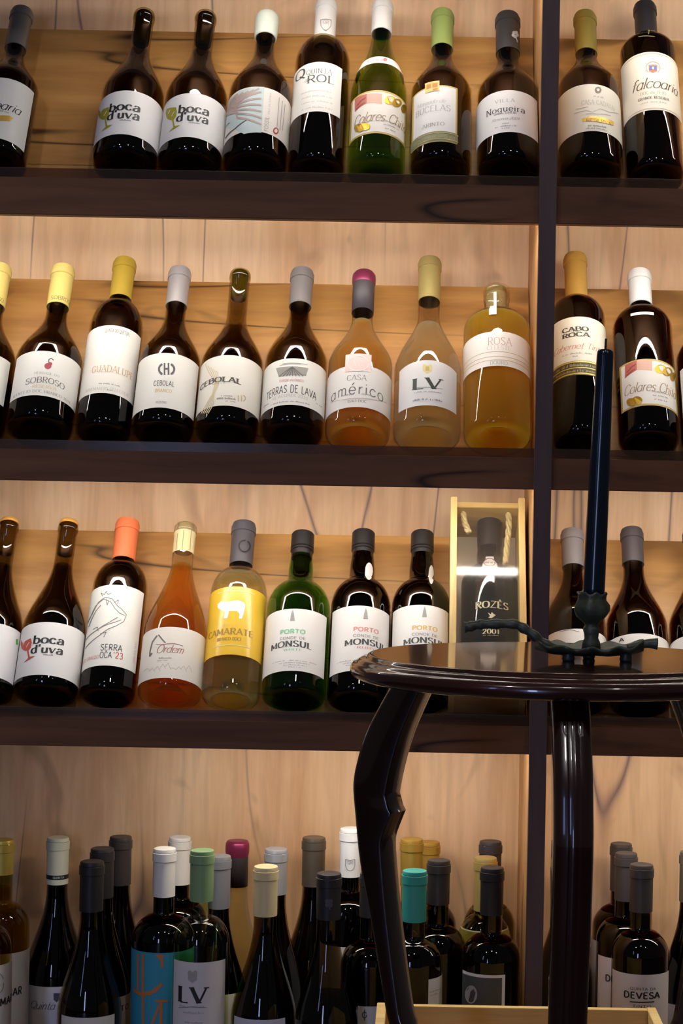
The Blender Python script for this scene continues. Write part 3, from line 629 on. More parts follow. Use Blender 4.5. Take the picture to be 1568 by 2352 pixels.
b.paper(1003, 196, 325, 946, 1050, (196, 172, 100), 0.4); b.paper(1003, 199, 301, 950, 1046, (230, 228, 226), eps=0.0006, name='label_face', parent=b.lab); b.lab = b.lab.parent
b.paper(1003, 302, 323, 943, 1051, (126, 128, 92), eps=0.0007, name='green_band', parent=b.lab); b.lab = b.lab.parent
b.text('QUINTO LENCARIO 2019', 998, 314, 92, 5, (190, 176, 110), 'light', 0.0010)
b.ringline(1000, 306, 1.4, (200, 180, 110), 0.0010, -44, 32); b.ringline(1000, 320, 1.2, (200, 180, 110), 0.0010, -44, 32)
b.text('BUCELAS', 995, 249, 78, 13, (180, 178, 178), 'serif', 0.0010); b.text('Morgado de', 990, 234, 64, 9, (200, 198, 198), 'script', 0.0010); b.text('ARINTO', 995, 286, 50, 8, (150, 148, 148), 'serif', 0.0010)
b.shape([[(976, 193), (1009, 186), (1009, 209), (977, 215)]], (232, 196, 104), 0.0012, 'gold_sticker', 0.4); b.shape([[(980, 196), (990, 194), (990, 203), (980, 205)], [(993, 193), (1005, 191), (1005, 200), (993, 203)], [(994, 205), (1005, 203), (1005, 207), (994, 210)]], (196, 130, 40), 0.0015, 'sticker_squares')
b = Bottle('brown bottle with black flower-marked capsule, beside the dark upright', 1, 1166, 152, 1168, 41, ysh=226, ynk=140, wn=52, cap=('matt', (52, 50, 52), 106), group=G1)
b.paper(1166, 207, 303, 1091, 1234, (230, 228, 226))
b.text('VILLA', 1159, 231, 44, 7, (168, 166, 164), 'wide'); b.text('Nogueira', 1161, 249, 88, 14, (56, 58, 56), 'serif')
b.tiny(1160, 259, 52, 4, (120, 118, 116)); b.text('Reserva 2021', 1160, 272, 62, 6, (130, 128, 126), 'script'); b.tiny(1161, 283, 16, 3); b.tiny(1160, 289, 52, 3); b.tiny(1161, 294, 18, 3)
b.shape([ell(1182 + 4.5 * cos(a), 80 + 5 * sin(a), 4, 4, 8) for a in (0.3, 1.6, 2.8, 4.1, 5.2)] + [[(1181, 84), (1184, 84), (1188, 98), (1186, 98)]], (168, 166, 172), 0.0016, 'flower_print')
b = Bottle('brown bottle with olive gold capsule and gold ribbon on its label, right bay', 1, 1358, 150, 1342, 37, ysh=214, ynk=130, wn=47, cap=('foil', (156, 140, 70), 108), group=G1)
b.paper(1352, 193, 301, col=(226, 220, 204))
b.shape([ell(1373, 207, 8, 8, 8)], (120, 116, 106)); b.shape([ell(1373, 207, 3.5, 3.5, 8)], (226, 220, 204), 0.001)
b.text('CASA CADAVAL', 1373, 236, 76, 10, (178, 172, 164), 'serif'); b.tiny(1373, 222, 26, 4, (170, 166, 160))
b.lines([[(1318, 262), (1346, 254), (1360, 258), (1378, 250), (1398, 258), (1420, 262)], [(1322, 252), (1350, 246)], [(1345, 262), (1370, 262), (1402, 266)]], 1.6, (190, 186, 176))
b.shape([[(1336, 273), (1352, 268), (1372, 268), (1392, 272), (1409, 281), (1408, 289), (1390, 284), (1370, 280), (1350, 278), (1337, 280)]], (222, 178, 72), 0.0008, 'gold_ribbon', 0.35, 0.3)
b.text('RESERVA', 1374, 277, 56, 6, (140, 96, 30), 'serif', 0.0011); b.tiny(1372, 289, 44, 4, (120, 116, 110)); b.tiny(1370, 295, 50, 3)
b = Bottle('dark square-shouldered bottle with black capsule, tall white label and small crest', 1, 1500, 137, 1485, 15, 'bord', 'dark', 'red', ysh=128, ynk=102, wn=47, cap=('matt', (40, 38, 42), 86), group=G1)
b.paper(1493, 119, 253, 1427, 1563, (240, 232, 214))
b.ringline(1493, 124, 1, (190, 150, 90), 0.0007, -66, 80); b.ringline(1498, 249, 1, (190, 150, 90), 0.0007, -62, 70)
b.lines([[(1466, 72), (1503, 72)], [(1466, 86), (1503, 86)], [(1489, 66), (1489, 80)]], 1.2, (150, 130, 80), 0.0019, 'capsule_rules')
b.shape([[(1489, 149), (1509, 149), (1508, 164), (1499, 168), (1490, 164)]], (214, 116, 92)); b.shape([rect(1491, 152, 1507, 161)], (90, 112, 168), 0.0009, 'crest_field'); b.shape([rect(1497, 154, 1501, 160)], (230, 226, 216), 0.0011, 'crest_mark')
b.lines([ell(1499, 156, 16, 14, 14, 130, 410)], 2.2, (168, 164, 128), 0.0008, 'crest_mantle')
b.text('falcoaria', 1500, 190, 104, 24, (84, 74, 52), 'script'); b.text('DOC do TEJO', 1499, 212, 58, 7, (170, 160, 140), 'serif'); b.text('GRANDE RESERVA', 1500, 224, 70, 6, (90, 82, 66), 'bold'); b.tiny(1500, 234, 60, 3, (190, 180, 160))

# ---------------- row 2
YEL = (226, 204, 118)
b = Bottle('brown bottle with pale yellow capsule cut by the left frame edge, middle shelf', 2, -66, 152, 0, 615, ysh=830, ynk=725, wn=48, cap=('matt', YEL, 694), group=G2)
b.paper(-46, 806, 910, xr=18, col=(236, 234, 224)); b.text('SOBROSO', -14, 684, 44, 9, (90, 80, 50), 'serif', 0.0016, 'capsule_lettering')
b = Bottle('brown bottle with pale yellow lettered capsule and cherry on its label', 2, 84, 156, 149, 617, ysh=832, ynk=725, wn=48, cap=('matt', YEL, 694), group=G2)
b.paper(106, 806, 910, 31, 183, (238, 236, 228))
b.text('SOBROSO', 140, 685, 44, 9, (130, 116, 70), 'serif', 0.0016, 'capsule_lettering')
b.shape([ell(110, 841, 8, 7), ell(115, 836, 5, 4)], (176, 66, 86), name='cherry_print'); b.lines([[(112, 834), (112, 826), (118, 823), (123, 828)]], 2, (80, 96, 74))
b.text('HERDADE DO', 108, 858, 58, 5, (176, 170, 160), 'serif'); b.text('SOBROSO', 105, 873, 90, 13, (112, 108, 104), 'serif', arc=0.003); b.text('RESERVA', 102, 888, 56, 7, (220, 196, 128), 'serif'); b.text('ALENTEJO DOC BRANCO 2021', 98, 899, 132, 6, (150, 146, 142), 'serif', arc=0.002)
b = Bottle('brown straight bottle with mustard gold capsule and very tall white label', 2, 236, 129, 286, 601, 'bord', 'brown', 'white', ysh=766, ynk=700, wn=47, cap=('matt', (178, 150, 52), 675), group=G2)
b.paper(252, 747, 904, 190, 316, (240, 236, 226))
b.text('QUINTA DO QUETZAL', 270, 761, 58, 8, (88, 84, 78), 'sans'); b.text('GUADALUPE', 259, 848, 94, 15, (208, 168, 118), 'serif'); b.text('WINEMAKERS SELECTION', 247, 893, 98, 7, (178, 172, 164), 'thin'); b.tiny(252, 882, 50, 3, (150, 144, 134)); b.tiny(252, 896, 12, 3)
b = Bottle('brown bottle with silver capsule and round monogram on its label', 2, 371, 146, 414, 622, ysh=836, ynk=728, wn=46, cap=('foil', (196, 194, 196), 691), group=G2)
b.paper(388, 811, 938, 312, 452, (238, 235, 226))
b.shape([rect(376, 834, 379.5, 861), rect(385, 834, 388.5, 861), rect(378, 845, 387, 849)], (72, 74, 78), name='monogram')
b.lines([ell(377, 848, 12, 12, 12, 110, 250), ell(388, 848, 12, 12, 12, -70, 70)], 4.6, (84, 86, 90), name='monogram_ring')
b.text('CEBOLAL', 377, 880, 47, 11, (66, 66, 66), 'sans'); b.text('BRANCO', 375, 897, 38, 7, (226, 184, 84), 'sans'); b.text('VICENTINO', 370, 924, 25, 5, (130, 126, 120), 'sans')
b = Bottle('brown bottle with bare olive glass top and beige contour lines on its label', 2, 519, 147, 552, 624, ysh=840, ynk=728, wn=45, group=G2, fill=760)
b.cork(b.vax(684), b.vax(628), (150, 150, 40))
b.paper(534, 816, 933, 448, 602, (238, 233, 220))
b.lines([[(472 + 6 * i, 836 + i * 4), (480 + 5 * i, 856), (494 + i * 2, 880), (488 + i, 905), (474 + i * 4, 930), (462 + i * 4, 950)] for i in range(5)], 1.8, (216, 198, 160))
b.text('CEBOLAL', 509, 871, 92, 11, (70, 66, 56), 'slab', arc=0.002); b.tiny(504, 880, 30, 3, (150, 140, 120)); b.tiny(522, 909, 28, 3, (130, 120, 100)); b.tiny(520, 915, 44, 4, (130, 120, 100)); b.tiny(530, 922, 24, 3)
b.shape([rect(546, 908, 548.5, 922), rect(553, 908, 555.5, 922)], (206, 184, 140), name='monogram'); b.lines([ell(556, 915, 7, 7, 10, -70, 70)], 2.5, (206, 184, 140), name='monogram_ring')
b = Bottle('olive brown bottle with matt grey capsule and vineyard engraving on its label', 2, 669, 149, 694, 625, 'burg', 'olive', 'white', ysh=836, ynk=726, wn=48, cap=('matt', (122, 118, 118), 691), group=G2)
b.paper(676, 823, 930, 602, 748, (238, 235, 226))
b.shape([[(634, 846), (652, 843), (690, 843), (708, 846), (702, 864), (640, 866)]], (150, 148, 142), name='vineyard_picture')
b.lines([[(671, 843), (670 + dx, 865)] for dx in (-28, -20, -12, -5, 2, 10, 18, 26)], 1.3, (84, 82, 78), 0.0010); b.lines([[(648, 836), (676, 834), (706, 838)], [(642, 840), (690, 837)]], 1.1, (170, 168, 162))
b.text('TERROIR VULCANICO', 669, 873, 56, 5, (204, 110, 106), 'sans'); b.text('TERRAS DE LAVA', 670, 893, 112, 17, (52, 56, 50), 'sans', arc=0.0035); b.text('IG ACORES 2022', 667, 908, 80, 6, (196, 186, 186), 'sans', arc=0.002)
for xx, ww in ((668, 90), (612, 12), (732, 14)): b.tiny(xx, 922 if ww > 50 else 930, ww, 3)
b = Bottle('salmon wine in a clear bottle with magenta-topped dark capsule and pink round seal', 2, 822, 152, 834, 630, 'burg', 'clear', 'salmon', ysh=842, ynk=735, wn=47, cap=('two', (150, 62, 98), 705, ((76, 70, 76), 656)), group=G2, fill=742, punt=0.03)
b.paper(826, 839, 935, 746, 900, (236, 232, 226))
b.paper(824, 812, 852, 792, 852, (240, 214, 206), eps=0.0008, name='round_seal', parent=b.lab); b.lab = b.lab.parent
b.lines([ell(822, 835, 24, 17, 18)], 1.8, (250, 238, 234), 0.0011, 'seal_ring'); b.text('VC', 822, 834, 20, 14, (246, 226, 220), 'serif', 0.0011)
b.text('CASA', 819, 867, 44, 12, (120, 116, 112), 'thin'); b.text('américo', 821, 892, 118, 26, (104, 102, 98), 'light', arc=0.003); b.tiny(798, 907, 28, 3, (150, 146, 140)); b.tiny(846, 907, 34, 3, (150, 146, 140)); b.text('DAO DOC', 820, 921, 42, 6, (120, 116, 110), 'serif')
b.lines([[(760, 926), (790, 918), (822, 915), (856, 918), (888, 927)]], 0.9, (206, 170, 160))
b = Bottle('clear bottle of pale rose wine with straw gold capsule and grey shield label', 2, 980, 158, 986, 600, 'slope', 'clear', 'rose', ysh=850, ynk=735, wn=48, cap=('foil', (206, 190, 122), 679), group=G2, fill=752, punt=0.035)
b.paper(984, 827, 931, 916, 1048, (226, 224, 222), arch=0.006)
b.text('LV', 980, 880, 64, 25, (34, 40, 36), 'bold'); b.lines([[(948, 893), (965, 890), (995, 890), (1016, 894)]], 1, (160, 158, 156)); b.tiny(981, 899, 64, 3, (150, 150, 150)); b.tiny(981, 917, 66, 4, (110, 110, 110))
b.shape([[(970, 840), (974, 836), (981, 840), (988, 836), (992, 840), (991, 852), (981, 859), (971, 852)]], (226, 208, 140)); b.shape([rect(977, 842, 985, 852)], (200, 180, 104), 0.0009, 'crest_mark')
b = Bottle('squat amber bottle with stopper, paper tax strip and wrap-around label', 2, 1143, 160, 1139, 672, 'bord', 'clear', 'amber', ysh=766, ynk=728, wn=56, group=G2, fill=746, punt=0.024)
b.cork(b.vax(722), b.L + 0.004, (186, 166, 110))
link('stopper_disc', lathe('stopper_disc', [(0, b.L - 0.006), (b.rn + 0.002, b.L - 0.006), (b.rn + 0.0026, b.L + 0.003), (b.rn, b.L + 0.006), (0, b.L + 0.006)], 32), glass('stopper_glass', (0.9, 0.88, 0.8)), b.root, True)
b.paper(1138, 761, 840, col=(234, 228, 220)); b.paper(1129, 672, 722, 1123, 1140, (244, 242, 238), name='tax_strip', eps=0.0012)
b.lab = [o for o in b.root.children if o.name.startswith('paper_label')][0]
b.text('ROSA', 1147, 783, 54, 17, (206, 158, 148), 'thin'); b.text('CELESTE', 1145, 798, 54, 9, (204, 186, 178), 'thin'); b.text('DOURO', 1145, 833, 40, 8, (150, 144, 138), 'thin')
for yy in (808, 819, 827): b.ringline(1141, yy, 1.2, (206, 176, 120), 0.0007)
GLDC = (190, 148, 70)
b = Bottle('dark bottle with ochre gold capsule and gilded band beneath its label, behind the candle', 2, 1332, 134, 1323, 590, 'bord', 'dark', 'red', ysh=736, ynk=694, wn=48, cap=('matt', GLDC, 670), group=G2)
b.paper(1329, 727, 828, col=(240, 234, 214)); b.paper(1327, 828, 861, col=(70, 66, 44), name='gilded_band', eps=0.0004)
for yy, ww in ((831, 3), (845, 2), (858, 3)): b.ringline(1327, yy, ww, (206, 184, 90), 0.0007, name='gilt_line', metal=0.4)
for yy in (838, 851): b.tiny(1327, yy, 100, 6, (170, 150, 80))
b.lab = [o for o in b.root.children if o.name.startswith('paper_label')][0]
b.text('CABO', 1321, 755, 59, 9, (58, 56, 46), 'slab'); b.text('DA', 1322, 761, 12, 3, (58, 56, 46), 'sans'); b.text('ROCA', 1322, 768, 61, 9, (58, 56, 46), 'slab'); b.text('Cabernet Tinto', 1326, 794, 110, 14, (214, 140, 128), 'script'); b.tiny(1324, 811, 66, 3, (160, 152, 136)); b.tiny(1322, 818, 14, 3)
b = Bottle('dark bottle with white capsule and gold-edged label, right of the candle', 2, 1487, 143, 1470, 628, 'bord', 'dark', 'red', ysh=762, ynk=718, wn=49, cap=('matt', (240, 240, 238), 688), group=G2)
colares(b, 1487, 824, 931, 1424, 1553, 1466, 848, 1516, 848, 1544, 866, 1463, 920, 1490, 887)
b.paper(1474, 716, 722, 1448, 1502, (236, 226, 224), name='neck_label')
b = Bottle('dark bottle with white label, last on the middle shelf, cut by the right frame edge', 2, 1636, 150, 1612, 632, ysh=832, ynk=728, gl='dark', wine='red', wn=47, cap=('matt', BLK, 694), group=G2)
b.paper(1630, 826, 940, 1564, col=(232, 230, 226))

# ---------------- row 3
b = Bottle('brown bottle with orange wax disc cut by the left frame edge, third shelf', 3, -46, 143, 24, 1199, ysh=1448, ynk=1288, wn=43, cap=('disc', (232, 166, 66), 1210), group=G3, fill=1300)
b.paper(-22, 1429, 1552, xr=40, col=(242, 240, 240)); b.shape([rect(36, 1468, 41, 1481)], (92, 168, 74), name='green_leaf_mark')
b = Bottle('brown bottle with orange wax disc and red wine-glass print on its label', 3, 100, 148, 159, 1202, ysh=1448, ynk=1288, wn=43, cap=('disc', (232, 166, 66), 1210), group=G3, fill=1300)
boca(b, 118, 1429, 1552, 113, 1468, 109, 1490, 62, 1483, (200, 92, 78), '')
b = Bottle('brown bottle with coral orange capsule and gnarled vine drawing on its label', 3, 247, 131, 291, 1198, 'bord', 'brown', 'white', ysh=1356, ynk=1298, wn=49, cap=('matt', (238, 122, 76), 1277), group=G3)
b.paper(262, 1343, 1530, 194, 321, (240, 238, 230))
vine = [[(202, 1432), (213, 1410), (226, 1384), (242, 1372), (258, 1376), (270, 1392), (278, 1398), (290, 1412), (284, 1428), (266, 1438), (246, 1446), (228, 1460), (208, 1476), (196, 1490)],
        [(206, 1424), (220, 1392), (238, 1376), (254, 1382), (264, 1398), (274, 1408), (286, 1414)], [(198, 1470), (216, 1452), (238, 1438), (262, 1430), (278, 1424)], [(192, 1480), (222, 1448), (250, 1430), (270, 1418)],
        [(236, 1370), (232, 1362), (240, 1366), (244, 1358), (248, 1366), (256, 1362)], [(244, 1376), (246, 1390), (250, 1380)], [(204, 1440), (220, 1404), (232, 1390)], [(262, 1384), (272, 1378), (270, 1388)], [(230, 1456), (244, 1452), (238, 1464)], [(214, 1446), (224, 1440), (226, 1450)]]
b.lines(vine, 1.5, (128, 128, 124), name='vine_drawing')
b.text('SERRA', 256, 1487, 49, 14, (60, 66, 64), 'sans'); b.text('OCA', 243, 1504, 27, 14, (60, 66, 64), 'sans'); b.text("'23", 271, 1506, 22, 14, (196, 78, 64), 'sans'); b.text('ARINTO GRAUDO', 206, 1513, 40, 7, (204, 130, 112), 'sans')
b.text('SERRA OCA TINTO', 309, 1500, 4, 50, (176, 120, 112), 'light', vertical=True)
b = Bottle('clear bottle of orange wine with bare cork and scribbled grey label', 3, 386, 148, 427, 1205, 'slope', 'clear', 'orange', ysh=1452, ynk=1306, wn=48, group=G3, fill=1300, punt=0.022)
b.cork(b.vax(1268), b.L - 0.001, (226, 202, 146)); b.paper(428, 1215, 1264, col=(232, 212, 160), name='cork_sleeve', eps=0.0003)
b.lines([[(404, 1262), (408, 1225)], [(418, 1264), (422, 1216)], [(436, 1264), (440, 1216)]], 1.2, (150, 124, 84), name='cork_marks')
b.paper(400, 1440, 1558, 320, 472, (230, 224, 214))
b.lines([[(364, 1458), (372, 1468), (380, 1477)], [(361, 1460), (350, 1475), (345, 1495), (344, 1508), (349, 1500)]], 3, (110, 104, 98)); b.text('Ordem', 390, 1490, 62, 18, (164, 104, 94), 'script'); b.lines([[(358, 1480), (376, 1480), (400, 1478), (420, 1484)]], 1.2, (170, 110, 100))
b.tiny(376, 1511, 36, 4); b.tiny(374, 1517, 24, 2); b.lines([[(330 + 12 * i, 1538 + random.uniform(-6, 6)), (338 + 12 * i, 1528 + random.uniform(-5, 8)), (344 + 12 * i, 1542 + random.uniform(-6, 6))] for i in range(9)], 1, (190, 184, 176))
b = Bottle('clear bottle of pale wine with bright yellow label and white animal silhouette', 3, 528, 135, 560, 1204, 'bord', 'clear', 'whiteclear', ysh=1370, ynk=1312, wn=50, cap=('matt', (82, 78, 84), 1288), group=G3, fill=1330, punt=0.03)
b.paper(541, 1347, 1504, 471, 606, (240, 196, 60), 0.25)
b.shape([[(500, 1388), (508, 1381), (522, 1383), (534, 1380), (548, 1379), (560, 1384), (563, 1393), (559, 1410), (555, 1421), (548, 1421), (550, 1410), (544, 1404), (526, 1404), (522, 1420), (513, 1421), (517, 1406), (508, 1402), (500, 1396)]], (246, 244, 238), name='animal_silhouette')
b.text('QUINTA DE', 529, 1436, 38, 6, (224, 190, 110), 'serif'); b.text('CAMARATE', 531, 1450, 100, 14, (160, 122, 50), 'bold'); b.text('BRANCO DOCE', 527, 1467, 56, 7, (156, 116, 40), 'bold')
for yy in (1358, 1482): b.ringline(535, yy, 1.8, (250, 226, 150), 0.0007, -40, 40)
b.lines([ell(561, 1255, 12, 13, 20, -60, 280)], 3, (30, 28, 30), 0.0019, 'capsule_ring')
def monsul(bt, xm, yt, yb_, xl, xr, dx, dy, col, word):
    bt.paper(xm, yt, yb_, xl, xr, (240, 236, 230))
    bt.shape([[(dx - 4, dy - 38), (dx, dy - 50), (dx + 3, dy - 40), (dx + 5, dy - 24), (dx - 6, dy - 24)]], (160, 158, 154), name='figure_print')
    bt.text('PORTO', dx, dy, 57, 9, col, 'sansb'); bt.text('CONDE DE', dx, dy + 15, 58, 6, (130, 128, 126), 'sans'); bt.text('MONSUL', dx - 2, dy + 28, 92, 13, (66, 70, 68), 'bold', arc=0.002); bt.text(word, dx, dy + 42, 42, 5, col, 'serif')
    for i, ww in enumerate((100, 70, 56, 28)): bt.tiny(xm - 6, yb_ - 24 + i * 5, ww, 2.5, (176, 174, 172))
BC = (30, 28, 28)
b = Bottle('green port bottle with black stopper and green wording on white label', 3, 674, 150, 694, 1227, 'port', 'deepgreen', 'greenwhite', ysh=1402, ynk=1341, wn=46, cap=('port', BC, 1270), group=G3)
monsul(b, 682, 1398, 1541, 606, 747, 672, 1450, (120, 206, 150), 'WHITE')
b = Bottle('black port bottle with black stopper and red wording, half behind the table edge', 3, 821, 143, 833, 1224, 'port', 'black', 'red', ysh=1398, ynk=1336, wn=46, cap=('port', BC, 1268), group=G3)
monsul(b, 828, 1391, 1541, 760, 892, 840, 1446, (226, 150, 142), 'RUBY')
b.shape([ell(847, 1312, 9, 20, 14)], (216, 214, 212), 0.0008, 'neck_seal', parent=b.root)
b = Bottle('black port bottle with black stopper and yellow wording, beside the wooden box', 3, 962, 141, 970, 1226, 'port', 'black', 'red', ysh=1398, ynk=1338, wn=46, cap=('port', BC, 1270), group=G3)
monsul(b, 966, 1389, 1541, 900, 1029, 975, 1442, (232, 190, 96), 'TAWNY')
b.shape([ell(990, 1320, 6, 22, 14)], (206, 204, 196), 0.0008, 'neck_seal', parent=b.root)
b = Bottle('brown bottle with matt grey capsule directly behind the candle holder', 3, 1329, 146, 1310, 1221, ysh=1430, ynk=1316, gl='dark', wine='red', wn=47, cap=('matt', (126, 120, 122), 1293), group=G3)
b.paper(1322, 1444, 1560, col=(236, 232, 224)); b.lines([[(1284, 1452), (1310, 1446), (1330, 1452)]], 1.2, GREY)
b = Bottle('brown bottle with dark grey capsule right of the candle, third shelf', 3, 1469, 146, 1452, 1218, ysh=1440, ynk=1312, gl='dark', wine='red', wn=47, cap=('matt', (72, 66, 70), 1286), group=G3)
b.paper(1460, 1455, 1565, col=(236, 232, 224)); b.text('A', 1427, 1470, 10, 8, INK, 'sansb')
b = Bottle('brown bottle at the right frame edge, third shelf, mostly cut off', 3, 1618, 150, 1596, 1220, ysh=1440, ynk=1312, gl='dark', wine='red', wn=47, cap=('matt', (72, 66, 70), 1286), group=G3)
b.paper(1606, 1455, 1565, col=(236, 232, 224))

# ---------------- the wooden presentation box
bx0, bx1 = at(1033, 1400, 2.34).x, at(1211, 1400, 2.34).x
P0 = base_pt(3) + NF * 0.0006; P0.x = 0.5 * (bx0 + bx1)
Mb = Matrix.Identity(4); Mb.col[1][:3] = -NF; Mb.col[2][:3] = AX; Mb.col[3][:3] = P0
hw = 0.5 * (bx1 - bx0); DB = 0.096
d_ = ray(1124, 1142); Pq = P0 + NF * DB; s_ = (Pq - CAM).dot(NF) / d_.dot(NF); HB = (CAM + d_ * s_ - P0).dot(AX)
box = thing('presentation_box', 'pale pine presentation box with clear sliding front and rope handle', 'box', Mb)
th = 0.009; PAN = paint('plain_pine_back', (238, 220, 190), 0.6, noise=0.06, nscale=30)
link('side_panel', boxmesh('side', (-hw, -DB, 0), (-hw + th, 0, HB), 0.0006), PINE, box); link('side_panel', boxmesh('side', (hw - th, -DB, 0), (hw, 0, HB), 0.0006), PINE, box)
link('top_panel', boxmesh('top', (-hw + th, -DB + 0.006, HB - 0.014), (hw - th, -0.004, HB - 0.005), 0.0005), PINEX, box)
link('base_panel', boxmesh('base', (-hw + th, -DB + 0.004, 0.0005), (hw - th, -0.004, 0.010)), PINEX, box)
link('back_panel', boxmesh('back', (-hw + th, -0.005, 0.0005), (hw - th, -0.0005, HB - 0.004)), PAN, box)
link('front_sill', boxmesh('sill', (-hw + th, -DB + 0.003, 0.0005), (hw - th, -DB + 0.010, 0.058), 0.0005), PINEX, box)
ac = link('clear_slide', boxmesh('slide', (-hw + th - 0.002, -DB + 0.0035, 0.058), (hw - th + 0.002, -DB + 0.0055, HB - 0.014)), glass('clear_acrylic', (0.97, 0.97, 0.96), 0.09, milk=0.05), box)
st = link('price_sticker', boxmesh('sticker', (-0.020, -DB + 0.0026, 0.010), (0.022, -DB + 0.003, 0.027)), paint('sticker', (200, 198, 200), 0.5), box)
for i in range(11):
    x = -0.011 + i * 0.0022
    link('bar', boxmesh('bar', (x, -DB + 0.0022, 0.013), (x + random.choice((0.0007, 0.0012)), -DB + 0.0026, 0.022)), paint('ink', INK), st)
ROPE = paint('jute_rope', (222, 200, 140), 0.8, noise=0.3, nscale=500, bump=0.6)
def rope(pts, r):
    pts = smooth_pts(pts, 8); vs = []
    objs = []
    for ph in (0, 2 * pi / 3, 4 * pi / 3):
        q = []
        for i, p in enumerate(pts):
            a = ph + i * 0.55; q.append((p[0] + r * 0.5 * cos(a), p[1] + r * 0.5 * sin(a), p[2] + r * 0.25 * sin(a + 1)))
        objs.append(tube('rope_handle', q, [r * 0.62] * len(q), 6))
    bm = bmesh.new()
    for m_ in objs: bm.from_mesh(m_)
    me = bpy.data.meshes.new('rope_handle'); bm.to_mesh(me); bm.free()
    return link('rope_handle', me, ROPE, box, True)
zt = HB - 0.009
rope([(-0.024, -0.060, zt + 0.006), (-0.016, -0.060, zt + 0.013), (0.0, -0.060, zt + 0.016), (0.014, -0.060, zt + 0.012), (0.022, -0.060, zt + 0.006)], 0.0045)
rope([(-0.034, -0.075, zt - 0.004), (-0.032, -0.078, zt - 0.022), (-0.026, -0.080, zt - 0.040)], 0.0042)
rope([(0.030, -0.075, zt - 0.004), (0.030, -0.078, zt - 0.03), (0.027, -0.080, zt - 0.062), (0.025, -0.080, zt - 0.088)], 0.0042)
# the bottle lying back in the box
class BoxBottle(Bottle):
    pass
bb = Bottle.__new__(BoxBottle); bb.lean = True
LIP3 = base_pt
_save = LIP_PX[3]
b = Bottle('black port bottle with pale lettering lying inside the pine box', 3, 1124, 138, 1124, 1211, 'port', 'black', 'red', ysh=1368, ynk=1326, wn=48, cap=('wax', (44, 38, 36), 1288))
off = Mb.inverted() @ b.P0
b.root.matrix_world = Matrix.Translation(AX * 0.0108 + NF * 0.0062) @ b.M
b.M = b.root.matrix_world.copy(); b.Mi = b.M.inverted(); b.lab = b.root
CRM = (226, 210, 170)
b.text('ROZÈS', 1129, 1388, 74, 15, CRM, 'bold', 0.0006); b.text('2001', 1127, 1450, 38, 10, CRM, 'bold', 0.0006); b.tiny(1127, 1459, 36, 2.5, (170, 150, 110))
b.shape([[(1120, 1407), (1127, 1411), (1129, 1406), (1133, 1410), (1138, 1413), (1133, 1417), (1128, 1420), (1121, 1419), (1125, 1415)]], CRM, 0.0006, 'bird_emblem')
b.paper(1124, 1278, 1312, 1106, 1143, (236, 228, 222), name='neck_seal', eps=0.0026); b.lab = [o for o in b.root.children if o.name.startswith('neck_seal')][0]
b.lines([ell(1124, 1293, 13, 9, 16)], 1.6, (120, 112, 110), 0.003, 'seal_ring'); b.tiny(1124, 1293, 22, 4, (130, 122, 120), 0.003)

# ---------------- the standing bottles on the base shelf
def depth(py, px, Lh=0.300):
    d = ray(px, py); return (ZS + Lh - ZC) / d.z
def stand(label, x, yt, w, kind, gl, wine, capk, ycap, wn=49, ysh=None, ynk=None, Lh=0.300, xb=None, fill=None, Y=None):
    Y = Y or depth(yt, x, Lh); k = 2.4 / Y
    if kind == 'burg': ysh = ysh or yt + 330 * k; ynk = ynk or yt + 120 * k
    else: ysh = ysh or yt + 205 * k; ynk = ynk or yt + 150 * k
    return Bottle(label, Y, (xb if xb is not None else x - 6), w, x, yt, kind, gl, wine, ysh, ynk, wn, (capk[0], capk[1], ycap) + tuple(capk[2:]) if capk else None, G4, fill=fill)
WC = (232, 226, 216)
b = stand('golden bottle cut by the left frame edge, front, with dark capital letters', -36, 1966, 128, 'bord', 'olive', 'gold', ('foil', (190, 170, 90)), 2084, xb=-38, Y=2.30)
b.paper(-36, 2222, 2420, xr=26, col=(214, 208, 200)); b.text('CALIMAR', -16, 2306, 84, 17, INK, 'sansb'); b.lines([ell(-2, 2258, 10, 22, 14)], 2, (150, 144, 138))
b = stand('golden bottle with gold capsule, behind the leftmost one', 4, 1927, 128, 'bord', 'olive', 'gold', ('foil', (200, 176, 84)), 2012, xb=2)
b.paper(4, 2192, 2420, col=(214, 210, 208)); b.text('CALIMAR', 10, 2281, 78, 17, INK, 'sansb')
b = stand('bottle with cream capsule ringed in black and script label, near the left edge', 132, 1922, 146, 'burg', 'black', 'red', ('matt', (214, 214, 188)), 2034, wn=47, xb=128, Y=2.502)
b.ringline(130, 2016, 10, (34, 36, 40), 0.0012, -120, 120, 'black_ring'); b.text('QUINTA', 134, 2016, 24, 4, (200, 200, 180), 'sansb', 0.0016, 'capsule_lettering', parent=b.root)
b.paper(128, 2267, 2420, 60, 192, (226, 226, 232)); b.text('Quinta da', 112, 2310, 84, 18, (110, 112, 124), 'script'); b.shape([[(123, 2281), (138, 2281), (138, 2296), (130, 2302), (123, 2296)]], (84, 88, 108))
b = stand('black capped slim bottle standing in front, lower left', 211, 1977, 146, 'burg', 'dark', 'white', ('matt', (36, 34, 34)), 2097, wn=51, xb=206)
b.paper(206, 2338, 2430, 140, 262, (216, 212, 204))
b = stand('black capped bottle peeking out behind the front black one', 233, 1947, 140, 'burg', 'black', 'red', ('matt', (40, 38, 38)), 2066, wn=50, xb=231)
b.paper(231, 2296, 2420, col=(220, 212, 196)); b.text('ALTO', 272, 2318, 44, 12, INK, 'sans')
b = stand('brown bottle with charcoal capsule, rear row, left part', 275, 1920, 130, 'burg', 'dark', 'white', ('matt', (56, 52, 52)), 2036, wn=47, xb=273)
